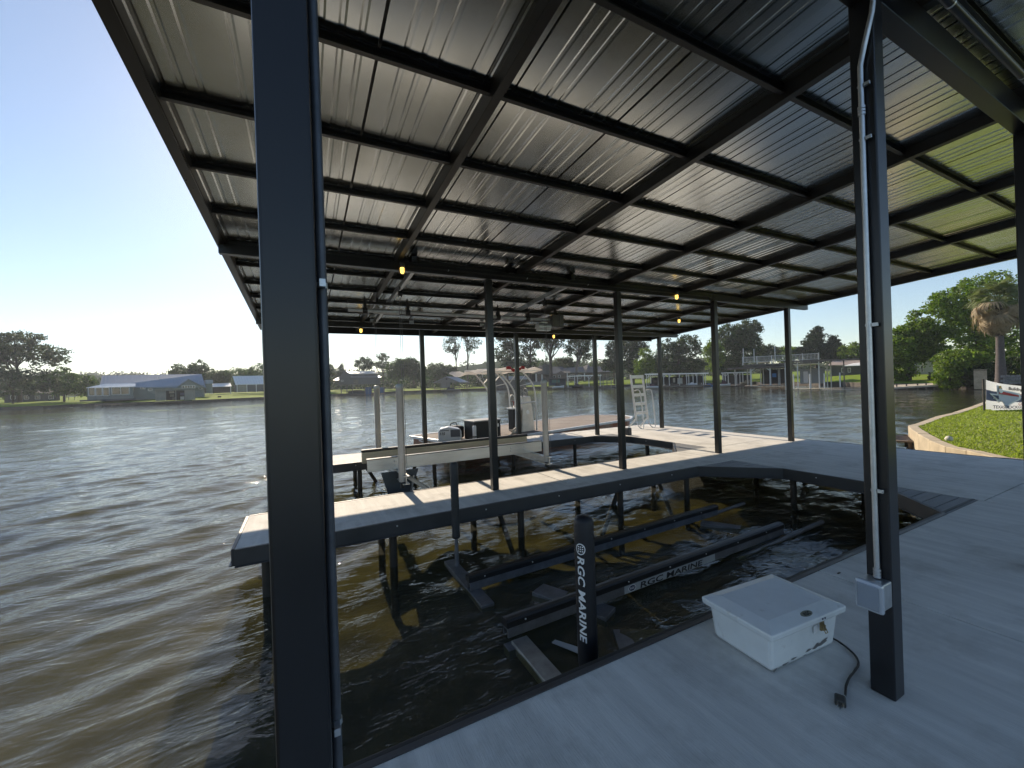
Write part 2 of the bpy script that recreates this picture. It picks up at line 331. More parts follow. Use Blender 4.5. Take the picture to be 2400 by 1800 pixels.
fascia(8.2, 8.72, 8.2, 7.2); fascia(XL, 9.49, 7.5, 9.49); fascia(XL, 10.75, XL, 9.49); fascia(XR, 10.75, XL, 10.75, False); fascia(XR, 2.2, XR, 10.75, False); fascia(XL, 1.82, XL, -1.7)
fascia(6.3, 5.03, 7.272, 4.09, False); fascia(7.272, 2.8, 6.3, 1.82, False); fascia(8.2, 7.2, 7.19, 6.265, False); fascia(7.5, 9.49, 8.2, 8.72, False)
MB().bar((XL + .03, 1.855 + .012, -.012), (7.27, 1.855 + .012, -.012), .03, .03).build('rub_rail', rubber, dock, bevel=.006)
def corner(px, py, sx, sy, w, d):    # triangular corner of planks: right angle at (px,py), legs w (along x) and d (along y)
    k = 6; y = .0
    for i in range(k):
        a, c = d * i / k + .006, d * (i + 1) / k - .006
        xa, xc = w * (1 - a / d), w * (1 - c / d)
        if xc < .05: xc = .02
        P = [(px, py + sy * a), (px + sx * xa, py + sy * a), (px + sx * xc, py + sy * c), (px, py + sy * c)]
        if sx * sy < 0: P = P[::-1]
        MB().prism(P, -.04, -.004).build('plank', decking, dock)
corner(7.265, 5.025, -1, -1, .93, .9); corner(7.265, 1.825, -1, 1, .93, .94); corner(8.195, 6.27, -1, 1, .98, .9); corner(8.195, 9.485, -1, -1, .67, .74)
pile_me = MB().tube([(0, 0, -2.4), (0, 0, -.16)], .048, 12).mesh('pile', pile_m)
for x, y in [(-.42, 5.2), (-.42, 6.1), (.93, 5.2), (.93, 6.1), (2.7, 5.13), (2.35, 6.1), (4.55, 5.13), (4.4, 6.1), (6.15, 5.16), (6.3, 6.1), (7.42, 4.02), (7.42, 2.95), (8.6, 3.5), (8.6, 5.4), (-.42, 9.62), (-.42, 10.6), (1.05, 9.62), (1.05, 10.6), (2.75, 9.62), (2.5, 10.6), (3.6, 10.6), (4.9, 9.62), (4.9, 10.6), (6.9, 9.62), (8.4, 8.3), (8.4, 7.3), (9.6, 8.1), (9.6, 7), (10.6, 10.5), (10.6, 8.5), (10.6, 6.5), (-.5, 1.6), (1.2, 1.3), (3.6, 1.3), (5.6, 1.3), (9.6, 5), (9.6, 3.3), (10.6, 4)]:
    inst('pile', pile_me, dock, (x, y, 0))
for a, c in [((2.62, 5.9, -.15), (3.0, 5.75, -1.5)), ((5.05, 5.6, -.15), (4.2, 5.5, -1.5)), ((6.1, 5.9, -.15), (6.5, 5.8, -1.2)), ((1.2, 10.1, -.15), (1.9, 10.1, -1.4))]:
    MB().tube([a, c], .04, 10).build('brace', pile_m, dock)

# ------------------------------------------------------------------ the canopy
SLP = -.058
zb = lambda y: 3.33 + SLP * (y - 5.65)
can = thing('dock_canopy', 'large open metal roof on black steel columns over the dock', 'canopy')
COLX = [-.02, 2.545, 5.1, 7.74, 10.41]
for y, xs in ((.97, COLX), (5.65, COLX), (9.62, COLX)):
    for x in xs:
        q = MB().box(x - .05, y - .05, 0, x + .05, y + .05, zb(y) - .13); q.build('column', black, can, bevel=.007)
for y, h in ((.97, .17), (5.65, .125), (9.62, .12)):
    MB().box(-.82, y - .045, zb(y) - h - (.0 if y else 0), 11.24, y + .045, zb(y) - .003).build('beam', black, can, bevel=.004)
RAFX = [1.21, 3.13, 5.06, 6.93, 8.85]
Y0, Y1 = .3, 10.66
for x in RAFX:
    MB().bar((x, Y0, zb(Y0) + .05), (x, Y1, zb(Y1) + .05), .065, .1).build('rafter', blackr, can, bevel=.003)
for x in (-.79, 11.14): MB().bar((x, Y0, zb(Y0) + .05), (x, Y1, zb(Y1) + .05), .06, .1).build('rafter', blackr, can, bevel=.003)
PY = [.36, .86, 1.68, 2.49, 3.33, 4.14, 4.97, 5.78, 6.54, 7.37, 8.18, 8.98, 9.75]
for y in PY:
    q = MB(); z = zb(y)
    q.box(-.76, y - .004, z + .045, 11.11, y, z + .096); q.box(-.76, y - .034, z + .041, 11.11, y, z + .046); q.box(-.76, y - .034, z + .092, 11.11, y, z + .097)
    q.build('purlin', blackr, can)
MB().box(-.8, Y1, zb(Y1) - .075, 11.17, Y1 + .05, zb(Y1) + .13).build('eave_trim', black, can, bevel=.004)
for x in (-.83, 11.18):
    q = MB(); q.bar((x, Y0, zb(Y0) + .06), (x, Y1 + .05, zb(Y1 + .05) + .06), .02, .17); q.bar((x * .998 + (.03 if x < 0 else -.03), Y0, zb(Y0) - .02), (x * .998 + (.03 if x < 0 else -.03), Y1 + .05, zb(Y1 + .05) - .02), .07, .012); q.build('rake_trim', black, can)
# lapped ribbed sheets, each one its own piece
def sheet_mesh(w=.443):
    prof = [(0, .026), (0, 0)]
    for mx in (.12, .225, .33): prof += [(mx, 0), (mx + .012, .0035), (mx + .03, .0035), (mx + .042, 0)]
    prof += [(w, 0), (w, .026)]
    ys = list(np.linspace(Y0 - .05, Y1 + .06, 15)); b = MB(); n = len(prof)
    for y in ys:
        for x, z in prof: b.v.append((x, y, z + zb(y) + .099))
    for j in range(len(ys) - 1):
        for i in range(n - 1): b.f.append((j * n + i, (j + 1) * n + i, (j + 1) * n + i + 1, j * n + i + 1)); b.sm.append(False)
    return b.mesh('roof_sheet', sheet)
sm_ = sheet_mesh(); cap_me = MB().bar((0, Y0 - .05, zb(Y0 - .05) + .126), (0, Y1 + .06, zb(Y1 + .06) + .126), .03, .008).mesh('seam_cap', blackr)
for k in range(27):
    inst('roof_sheet', sm_, can, (-.88 + k * .4457, 0, .0), (0, R(rng.normal(0, .12)), 0)); inst('seam_cap', cap_me, can, (-.8815 + k * .4457, 0, .003))
# galvanised channels that carry the far lift
for x in (1.42, 4.1):
    q = MB(); a, c = 5.72, 9.55
    q.bar((x, a, zb(a) - .035), (x, c, zb(c) - .035), .006, .075); q.bar((x + .025, a, zb(a) - .072), (x + .025, c, zb(c) - .072), .05, .005); q.bar((x + .025, a, zb(a) - .002), (x + .025, c, zb(c) - .002), .05, .005)
    q.build('lift_channel', galv, can)
for x in (-.1, 1.42, 2.93, 4.1): MB().box(x - .045, 5.59, zb(5.65), x + .045, 5.71, zb(5.65) + .085).build('beam_clip', black, can)
for x in (1.42, 4.1, 2.3, 6.1): MB().box(x - .05, 9.55, zb(9.6) + .0, x + .05, 9.57, zb(9.6) + .07).build('beam_clip', galv, can)

# ------------------------------------------------------------------ lights and conduits
def jar_light(loc, label):
    t = thing('jar_light', label, 'light', loc, 0, 'caged jar lights under the canopy'); t.scale = (.82,) * 3
    MB().lathe([(0, .03), (.045, .03), (.05, .0), (.042, -.025), (.042, -.045), (0, -.045)], 16).build('housing', cast, t)
    MB().lathe([(.034, -.045), (.037, -.07), (.036, -.11), (.024, -.14), (0, -.148)], 16).build('bulb', amber, t)
    q = MB()
    for k in range(4):
        a = k * math.pi / 2 + .4; c, s_ = math.cos(a), math.sin(a)
        q.tube([(.045 * c, .045 * s_, -.04), (.05 * c, .05 * s_, -.1), (.035 * c, .035 * s_, -.15), (0, 0, -.168)], .003, 6)
    q.tube([(.05 * math.cos(k * .524), .05 * math.sin(k * .524), -.09) for k in range(13)], .003, 6); q.build('guard', cast, t)
jar_light((1.24, 5.575, 3.27), 'glowing caged jar light on the middle beam, nearest the left column')
jar_light((6.55, 5.575, 3.27), 'glowing caged jar light on the middle beam, right of centre')
jar_light((1.165, 9.52, 2.97), 'glowing caged jar light on the far beam, left of the hanging cables')
jar_light((6.24, 9.52, 2.96), 'glowing caged jar light on the far beam, right of the lift motor')
jar_light((8.93, 7.55, 3.2), 'glowing caged jar light below the roof, on the rafter near the ladder')
strap_me = None
def strap(p, axis, parent, r=.013):
    q = MB(); a = Vector(axis).normalized(); q.tube([Vector(p) - a * .006, Vector(p) + a * .006], r + .002, 12); return q
def conduit(label, pts, r, straps, side, m=galv, couplings=(), parent=None, name='electrical_conduit'):
    t = thing(name, label, 'conduit', (0, 0, 0))
    MB().tube(pts, r, 12).build('pipe', m, t)
    for p in straps:
        q = strap(p, (0, 0, 1) if abs(side[2]) < .5 and pts[0][0] == pts[-1][0] and abs(pts[0][2] - pts[-1][2]) > 1 else (1, 0, 0), t, r)
        s_ = Vector(side); q.bar(Vector(p), Vector(p) + s_ * .035, .012 if s_.z == 0 else .02, .016); q.build('strap', galv, t)
    for p in couplings:
        q = MB()
        for dz in (-.016, 0, .016): q.tube([(p[0], p[1], p[2] + dz - .006), (p[0], p[1], p[2] + dz + .006)], r + .004, 12)
        q.build('coupling', galv, t)
    return t
conduit('grey conduit strapped up the side of the large left column', [(.042, .985, 0), (.042, .985, 3.4)], .0105, [(.042, .985, 1.83), (.042, .985, .87)], (0, -1, 0), mat('blue_grey_conduit', (.09, .1, .12), .45, .4, var=.2, vscale=20))
cz = [(2.472, .967, .6), (2.472, .967, 3.02), (2.471, .966, 3.1), (2.471, .945, 3.2), (2.471, .915, 3.32), (2.471, .905, 3.4), (2.471, .905, 3.6)]
t = conduit('grey conduit running up the right column from the small box', cz, .0115, [(2.472, .967, z) for z in (3.0, 2.74, 1.83, 1.02)], (0, -1, 0), couplings=[(2.472, .967, 2.88), (2.472, .967, .615)])
bx = thing('outlet_box', 'small grey weatherproof outlet box with clear cover low on the right column', 'outlet box', (2.44, .967, .525))
MB().cbox(.012, 0, 0, .085, .095, .125).build('back_box', galv, bx, bevel=.006)
q = MB(); q.cbox(-.05, 0, 0, .03, .112, .142); q.build('cover', mat('clear_cover', (.5, .53, .58), .15, .2, spec=.7), bx, bevel=.012)
MB().cbox(-.068, 0, 0, .006, .085, .115).build('lens', mat('cover_lens', (.4, .44, .5), .12, .5), bx, bevel=.003)
conduit('black conduit along the nearest roof beam at upper right', [(2.62, .8, 3.47), (2.8, .78, 3.44), (5.3, .78, 3.44)], .02, [(2.95, .78, 3.44), (4.1, .78, 3.44)], (0, 0, 1), black)
jb = thing('junction_box', 'black junction box on the nearest roof beam at upper right', 'junction box', (2.58, .83, 3.5)); MB().cbox(0, 0, 0, .12, .07, .12).build('body', blackr, jb, bevel=.006); MB().cbox(0, -.038, 0, .105, .008, .105).build('cover', black, jb, bevel=.002)
conduit('thin grey conduit along the face of the middle beam', [(1.32, 5.585, 3.265), (7.6, 5.585, 3.265)], .009, [(1.9, 5.585, 3.265), (3.2, 5.585, 3.265), (4.4, 5.585, 3.265)], (0, 1, 0), blackr)
conduit('thin dark conduit along the rafter above the lit far deck', [(8.93, .4, zb(.4) + .02), (8.93, 9.4, zb(9.4) + .02)], .011, [], (1, 0, 0), blackr)

# ------------------------------------------------------------------ near lift (in the shaded slip)
def bunk(t, a, b_, h_pad, h_rail, w, padmat, railmat, bolts=7):
    a = Vector(a); b_ = Vector(b_); d = (b_ - a).normalized(); n = Vector((d.y, -d.x, 0)); L_ = (b_ - a).length
    rot = (0, 0, math.atan2(d.y, d.x))
    hw = w / 2; prof = [(-hw, 0), (hw, 0), (hw, h_pad - .02), (hw * .7, h_pad - .004), (0, h_pad), (-hw * .7, h_pad - .004), (-hw, h_pad - .02)]
    p = MB().yprism(prof, 0, L_).build('pad', padmat, t, loc=tuple(a)); p.rotation_euler = rot
    q = MB(); tt = .012
    q.box(.01, -hw + .004, -h_rail, L_ - .01, -hw + .004 + tt, -.001); q.box(.01, hw - .004 - tt, -h_rail, L_ - .01, hw - .004, -.001); q.box(.01, -hw + .004 + tt, -.02, L_ - .01, hw - .004 - tt, -.001)
    rr = q.build('rail', railmat, t, loc=tuple(a)); rr.rotation_euler = rot
    for i in range(bolts): inst('bolt', boltm, p, (L_ * (i + .3) / bolts, -hw - .001, h_pad * .45), (R(90), 0, 0), (.8, .8, .8))
    return p, rr
nl = thing('boat_lift', 'low boat lift with two black padded bunks at water level in the near slip', 'boat lift')
bunk(nl, (1.49, 4.1, -.49), (5.76, 4.29, -.49), .07, .085, .1, padm, alumd); pd, rl = bunk(nl, (1.48, 3.18, -.49), (5.77, 3.31, -.49), .07, .085, .1, padm, alumd)
cross = mat('lift_cross_beam', (.36, .355, .34), .5, .6, var=.3, vscale=7, rvar=.1)
MB().box(1.49, 3.72, -.64, 1.63, 4.92, -.577).build('cross_beam', alumd, nl, bevel=.006)
MB().box(1.5, 1.7, -.66, 1.65, 3.1, -.575).build('cross_beam', cross, nl, bevel=.006)
MB().box(1.44, 3.02, -.68, 1.6, 3.13, -.6).build('bracket', alumd, nl, bevel=.004)
MB().bar((2.15, 3.75, -.62), (2.5, 3.0, -.62), .22, .09).build('plate', alumd, nl, bevel=.004); MB().bar((2.3, 2.7, -.63), (2.9, 2.35, -.63), .3, .05).build('plate', alumd, nl, bevel=.004)
MB().bar((5.3, 4.2, -.62), (5.75, 3.4, -.62), .16, .08).build('plate', alumd, nl, bevel=.004); MB().bar((5.2, 3.1, -.64), (5.5, 2.35, -.66), .3, .07).build('plate', alumd, nl, bevel=.004)
MB().tube([(5.6, 4.26, -.55), (6.5, 4.31, -.53)], .028, 10).build('tube', alumd, nl); MB().tube([(4.6, 3.16, -.62), (5.4, 3.17, -.58), (6.6, 3.2, -.54)], .03, 10).build('tube', alumd, nl)
q = MB(); q.add([(1.78, 2.9, -.57), (1.82, 2.91, -.565), (1.98, 2.68, -.575), (1.92, 2.65, -.58)], [(0, 1, 2, 3)]); q.add([(1.78, 2.9, -.576), (1.82, 2.91, -.571), (1.98, 2.68, -.581), (1.92, 2.65, -.586)], [(3, 2, 1, 0)]); q.build('tag_plate', mat('dull_tag', (.45, .45, .45), .5), nl)
# sticker on the near bunk rail
ang = math.atan2(.13, 4.29); st0 = Vector((1.48, 3.18, -.49))
def rail_pt(s_, z, off=.0):
    d = Vector((math.cos(ang), math.sin(ang), 0)); n = Vector((d.y, -d.x, 0)); return tuple(st0 + d * s_ + n * (.05 + off) + Vector((0, 0, z)))
q = MB(); q.add([rail_pt(1.35, -.082, -.002), rail_pt(2.8, -.082, -.002), rail_pt(2.8, -.004, -.002), rail_pt(1.35, -.004, -.002)], [(0, 1, 2, 3)]); q.build('sticker', mat('sticker_grey', (.42, .45, .47), .4), nl)
printed('lettering', text_mesh('RGC MARINE', .088, .1, .002), lambda x, y: rail_pt(1.56 + x * 1.92, -.075 + y * .95, .001), blackp, nl)
q = MB(); q.add([rail_pt(1.455 + .055 * math.cos(k * .3), -.043 + .034 * math.sin(k * .3), .0005) for k in range(21)], [tuple(range(21))]); q.build('logo', whitep, nl)
q = MB(); q.add([rail_pt(1.455 + .045 * math.cos(k * .3), -.043 + .028 * math.sin(k * .3), .001) for k in range(21)], [tuple(range(21))]); q.build('logo', navy, nl)
printed('lettering', text_mesh('RGC', .03, .1, .001, 'CENTER'), lambda x, y: rail_pt(1.455 + x * 1.1, -.053 + y, .0016), whitep, nl)
# guide posts
gx, gy, gr, gt = 1.57, 2.12, .064, .742
q = MB(); q.lathe([(gr * .8, -.25), (gr, -.2)] + [(gr * (1 + .012 * math.sin(k * 1.9)), -.2 + k * .09) for k in range(1, 10)] + [(gr, gt - .04), (gr * .85, gt - .012), (gr * .4, gt), (0, gt)], 28, (gx, gy, 0)); gp = q.build('guide_post', mat('black_post_sleeve', (.009, .01, .014), .55, var=.2, vscale=10, bump=.15, bscale=25), nl)
MB().tube([(gx, gy, -.75), (gx, gy, -.2)], .04, 12).build('post_pole', alumd, nl)
base_a = math.atan2(-gy, -gx)
def on_post(s_, z, off=.0015):          # s_: arc length, positive to the viewer's right
    a = base_a - R(22) + s_ / gr; return (gx + (gr * 1.012 + off) * math.cos(a), gy + (gr * 1.012 + off) * math.sin(a), z)
tv, tf = text_mesh('RGC MARINE', .062, .18, .0016, space=1.04)
wid = max(v[0] for v in tv)
def subdivide_text(tm):                  # cut long strokes so they wrap round the post
    bm = bmesh.new(); vs = [bm.verts.new(v) for v in tm[0]]
    for f in tm[1]:
        try: bm.faces.new([vs[i] for i in f])
        except ValueError: pass
    bmesh.ops.triangulate(bm, faces=bm.faces); bmesh.ops.subdivide_edges(bm, edges=[e for e in bm.edges if e.calc_length() > .02], cuts=2, use_grid_fill=True); bmesh.ops.triangulate(bm, faces=bm.faces)
    bm.verts.index_update(); r = [tuple(v.co) for v in bm.verts], [tuple(v.index for v in f.verts) for f in bm.faces]; bm.free(); return r
printed('lettering', subdivide_text((tv, tf)), lambda x, y: on_post(-.022 + (y - .0) * 1.0 - .001, .505 - x * (.545 / wid)), whitep, nl)
q = MB(); ring = [on_post(.038 * .82 * math.cos(k * .2618) - .001, .548 + .036 * math.sin(k * .2618)) for k in range(24)]; ring2 = [on_post(.031 * .82 * math.cos(k * .2618) - .001, .548 + .029 * math.sin(k * .2618)) for k in range(24)]
q.add(ring + ring2, [(k, (k + 1) % 24, 24 + (k + 1) % 24, 24 + k) for k in range(24)])
for i in (-1, 0, 1):
    for j in (-1, 0, 1):
        a, c = i * .013, .548 + j * .014; q.add([on_post(a - .004, c - .0045), on_post(a + .005, c - .002), on_post(a + .003, c + .0055), on_post(a - .004, c + .004)], [(0, 1, 2, 3)])
q.build('logo', whitep, nl)
q = MB(); g1 = (1.59, 4.72); q.lathe([(.03, -.25), (.047, -.24)] + [(.047 + .0025 * (k % 2), -.24 + k * .03) for k in range(1, 22)] + [(.05, .5), (.05, .64), (.04, .67), (0, .675)], 20, (g1[0], g1[1], 0)); q.build('guide_post', mat('grey_black_sleeve', (.03, .031, .034), .55, var=.3, vscale=6), nl)
MB().tube([(g1[0], g1[1], -.6), (g1[0], g1[1], -.24)], [.03, .02], 12).build('post_pole', alumd, nl)

# ------------------------------------------------------------------ far lift, hung from the roof
fl = thing('boat_lift', 'raised boat lift with long metal and timber bunks and white guide posts', 'boat lift')
MB().box(.91, 7.16, .2, 4.31, 7.24, .405).build('bunk', alum, fl, bevel=.004); MB().box(.9, 7.15, .406, 4.32, 7.25, .418).build('pad', padm, fl)
for x in (1.35, 3.6, 3.9):
    for z in (.28, .34): inst('bolt', boltm, fl, (x, 7.158, z), (R(90), 0, 0), (1.4, 1.4, 1))
MB().box(.93, 8.06, .2, 4.47, 8.14, .405).build('bunk', lumber, fl, bevel=.004); MB().box(.92, 8.05, .406, 4.49, 8.15, .455).build('pad', padm, fl, bevel=.015)
for x in (1.4, 4.08):
    q = MB(); q.box(x - .05, 6.5, .06, x + .05, 9.0, .075); q.box(x - .05, 6.5, .185, x + .05, 9.0, .197); q.box(x - .006, 6.5, .075, x + .006, 9.0, .185); q.build('cross_beam', alum, fl)
MB().add([(1.1, 7.0, .19), (1.72, 7.0, .19), (1.5, 7.02, -.4), (1.28, 7.02, -.46), (1.1, 7.06, .19), (1.72, 7.06, .19), (1.5, 7.08, -.4), (1.28, 7.08, -.46)], [(0, 3, 2, 1), (4, 5, 6, 7), (0, 1, 5, 4), (1, 2, 6, 5), (2, 3, 7, 6), (3, 0, 4, 7)]).build('plate', mat('dark_lift_plate', (.09, .1, .11), .5, .5, var=.3), fl)
MB().bar((1.45, 6.98, .15), (1.85, 6.6, -.15), .03, .06).build('strut', alum, fl); MB().bar((1.62, 6.95, .1), (1.55, 6.95, -.3), .025, .025).build('strut', alum, fl)
for x, y in ((1.36, 6.6), (4.07, 6.6), (1.36, 8.9), (4.07, 8.9)):
    MB().lathe([(.05, .1), (.057, .1), (.057, 1.58), (.06, 1.58), (.06, 1.63), (.055, 1.65), (.03, 1.665), (0, 1.665)], 24, (x, y, 0)).build('guide_post', pvc, fl)
    MB().tube([(x, y, .0), (x, y, .12)], .04, 12).build('post_foot', rubber, fl)
cablem = mat('steel_cable', (.16, .16, .16), .5, .7)
for x, y in ((1.4, 6.52), (4.1, 6.52), (1.4, 9.0), (4.1, 9.0)):
    zt = zb(y) - .08
    for dx in (-.018, .018): MB().tube([(x + dx, y, .19), (x + dx * .8, y, zt - .12)], .0035, 6).build('cable', cablem, fl)
    q = MB(); q.cbox(x, y, zt - .02, .02, .03, .05); q.cbox(x - .025, y, zt - .1, .006, .06, .11); q.cbox(x + .025, y, zt - .1, .006, .06, .11); q.tube([(x - .02, y, zt - .1), (x + .02, y, zt - .1)], .04, 14); q.build('pulley', rubber, fl)
    MB().tube([(x, y, zt - .06), (x, 7.55, 3.0)], .0035, 6).build('cable', cablem, fl)
ho = thing('lift_hoist', 'overhead lift drive shaft with bearings and motor under the far roof', 'hoist')
MB().box(.72, 7.52, 3.1, 5.05, 7.58, 3.15).build('bar', black, ho); MB().tube([(.72, 7.55, 2.985), (4.9, 7.55, 2.985)], .03, 14).build('shaft', galv, ho)
for x in (1.0, 1.75, 3.6, 4.3):
    q = MB(); q.cbox(x, 7.55, 3.06, .05, .1, .22); q.tube([(x - .04, 7.55, 2.985), (x + .04, 7.55, 2.985)], .06, 14); q.tube([(x, 7.55, 3.16), (x, 7.55, 3.24)], .012, 8); q.build('bearing', black, ho)
for x, a, c in ((1.35, 1.15, 1.6), (4.0, 3.75, 4.2)): MB().tube([(a, 7.55, 2.985), (c, 7.55, 2.985)], .045, 14).build('cable_drum', galv, ho)
for x in (1.21, 3.13, 5.0): MB().box(x - .02, 7.53, 3.14, x + .02, 7.57, zb(7.55) + .01).build('hanger', black, ho)
q = MB(); q.cbox(4.95, 7.55, 2.95, .18, .2, .26); q.cbox(5.1, 7.55, 2.96, .12, .22, .3); q.build('gearbox', mat('grey_gearbox', (.13, .13, .13), .5, .4, var=.3), ho, bevel=.015)
q = MB(); q.tube([(4.5, 7.5, 2.82), (4.82, 7.5, 2.82)], .075, 16); q.cbox(4.66, 7.5, 2.74, .3, .12, .02); q.cbox(4.66, 7.5, 2.905, .14, .1, .03); q.build('motor', galv, ho)
for i in range(5): MB().cbox(5.165, 7.55, 2.86 + i * .05, .012, .2, .02).build('cooling_fin', black, ho)

# ------------------------------------------------------------------ white dock box, cord and plug
db = thing('storage_box', 'white fibreglass dock box with overhanging lid and corner scuffs on the concrete', 'storage box', (2.475, 1.485, 0), R(-4))
def frustum(b, hx0, hy0, z0, hx1, hy1, z1): return b.add([(-hx0, -hy0, z0), (hx0, -hy0, z0), (hx0, hy0, z0), (-hx0, hy0, z0), (-hx1, -hy1, z1), (hx1, -hy1, z1), (hx1, hy1, z1), (-hx1, hy1, z1)], [(0, 3, 2, 1), (4, 5, 6, 7), (0, 1, 5, 4), (1, 2, 6, 5), (2, 3, 7, 6), (3, 0, 4, 7)])
frustum(MB(), .275, .18, .002, .296, .198, .205).build('body', whiteg, db, bevel=.02)
q = MB(); frustum(q, .326, .222, .198, .33, .226, .24); lid = q.build('lid', whiteg, db, bevel=.011)
frustum(MB(), .322, .218, .241, .25, .15, .262).build('lid_top', whiteg, db, bevel=.006)
q = MB(); q.add([(.02 + .052 * math.cos(k * .2618), -.186 + .021 * math.sin(k * .2618) + 0, .2505 + .021 * math.sin(k * .2618) * .31) for k in range(24)], [tuple(range(24))]); q.build('badge', mat('badge_dark', (.05, .06, .05), .4), db)
q = MB(); q.add([(.02 + .047 * math.cos(k * .2618), -.186 + .0175 * math.sin(k * .2618), .2512 + .0175 * math.sin(k * .2618) * .31) for k in range(24)], [tuple(range(24))]); q.build('badge_face', mat('badge_olive', (.2, .21, .16), .4), db)
printed('lettering', text_mesh('RGC', .026, .2, .001, 'CENTER'), lambda x, y: (.02 + x, -.196 + y, .2492 + y * .31), blackp, db)
lat = MB(); lat.cbox(.105, -.216, .175, .026, .012, .05); lat.cbox(.105, -.226, .17, .018, .012, .03); lat.tube([(.098, -.228, .165), (.1, -.238, .145), (.118, -.238, .145), (.118, -.228, .165)], .003, 6); lat.build('latch', brass, db, bevel=.002)
MB().cbox(.07, -.2015, .158, .03, .004, .04).build('latch_plate', whitep, db)
for dx in (-.01, .012): MB().tube([(.105 + dx, -.2265, .222), (.105 + dx, -.2285, .222)], .0055, 10).build('rivet', navy, db)
MB().tube([(-.26, -.13, .2452), (-.26, -.13, .2475)], .007, 10).build('rivet', blackp, db)
scuff = mat('scuff_grey', (.16, .16, .16), .7)
for k, (x, z, l, h) in enumerate([(-.25, .012, .03, .02), (-.17, .02, .05, .012), (-.1, .03, .05, .01), (.03, .04, .05, .012), (.1, .045, .06, .025), (.16, .05, .1, .028), (.0, .02, .03, .006)]):
    y = lambda z_: -.18 - .018 * z_ / .205 - .0012
    pts = [(x + l * .5 * math.cos(a) * (1 + .35 * math.sin(3 * a + k)), z + h * .5 * math.sin(a) * (1 + .3 * math.cos(2 * a + k)) + .2 * h * math.cos(a)) for a in np.linspace(0, 6.0, 12)]
    MB().add([(px, y(pz), pz) for px, pz in pts], [tuple(range(12))]).build('scuff', scuff, db)
cp = thing('power_cord', 'black power cord curling from the white box to its plug', 'cord')
path = [(2.74, 1.33, .03), (2.77, 1.28, .012), (2.745, 1.215, .008), (2.705, 1.165, .008), (2.645, 1.13, .008), (2.565, 1.115, .008), (2.49, 1.105, .008), (2.41, 1.085, .008), (2.345, 1.06, .009), (2.30, 1.045, .012)]
def spline(P, n=6):
    P = [Vector(p) for p in P]; o = []
    for i in range(len(P) - 1):
        p0, p1, p2, p3 = P[max(i - 1, 0)], P[i], P[i + 1], P[min(i + 2, len(P) - 1)]
        for k in range(n):
            t_ = k / n; o.append(.5 * ((2 * p1) + (p2 - p0) * t_ + (2 * p0 - 5 * p1 + 4 * p2 - p3) * t_ ** 2 + (3 * p1 - p0 - 3 * p2 + p3) * t_ ** 3))
    return o + [P[-1]]
MB().tube(spline(path), .0055, 8).build('cable', rubber, cp)
q = MB(); q.cbox(0, 0, .017, .055, .045, .034); pl = q.build('plug', mat('plug_body', (.035, .036, .035), .5, var=.4, vscale=40), cp, bevel=.008); pl.location = (2.262, 1.045, 0); pl.rotation_euler = (0, 0, R(25))
q = MB(); q.box(-.055, -.014, .018, -.027, -.008, .026); q.box(-.055, .008, .018, -.027, .014, .026); q.tube([(-.055, 0, .01), (-.027, 0, .01)], .003, 8); pr = q.build('prong', chrome, cp); pr.location = pl.location; pr.rotation_euler = pl.rotation_euler
MB().tube([(2.285, 1.047, .015), (2.31, 1.05, .014)], .009, 10).build('collar', galv, cp)
MB().box(3.74, 1.71, .0005, 3.775, 1.722, .006).build('twig', bulk); tag(bpy.data.objects['twig'], 'tiny dark leaf lying on the concrete beside the right column', 'leaf')

# ------------------------------------------------------------------ swim ladder, post on the deck corner
ld = thing('swim_ladder', 'folded aluminium swim ladder with wide steps standing at the far deck corner', 'ladder')
lt = lambda z: -.18 * z / 1.77           # leans a little towards the lake
for x in (9.76, 10.28):
    q = MB(); q.bar((x, 10.1, .28), (x + lt(1.75), 10.1, 1.75), .03, .07, (0, 1, 0)); q.build('side_rail', alumw, ld, bevel=.004)
    MB().tube(spline([(x, 10.1, .3), (x - .03, 10.0, .12), (x - .02, 9.9, .02), (x + .06, 9.85, .02), (x + .1, 9.88, .3), (x + .06, 9.9, .9), (x + .03, 9.92, 1.2), (x + .0, 9.98, 1.27), (x - .06, 10.08, 1.24)], 5), .017, 8).build('grab_rail', alumw, ld)
    MB().bar((x, 10.12, .3), (x - .16, 10.3, .02), .03, .05).build('foot', alumw, ld)
for z in (.5, .8, 1.1, 1.38): MB().cbox(10.02 + lt(z), 10.08, z, .5, .05, .095).build('step', alumw, ld, bevel=.006)
MB().cbox(10.02 + lt(1.7), 10.1, 1.7, .56, .07, .11).build('step', alumw, ld, bevel=.008)
bb = thing('corner_bumper', 'short dark square bumper post at the inner corner of the far slip', 'bumper', (8.36, 8.98, 0)); MB().box(-.07, -.07, 0, .07, .07, .2).build('body', mat('grey_bumper', (.05, .05, .055), .6), bb, bevel=.02); MB().box(-.06, -.06, .2, .06, .06, .215).build('cap', black, bb, bevel=.006)

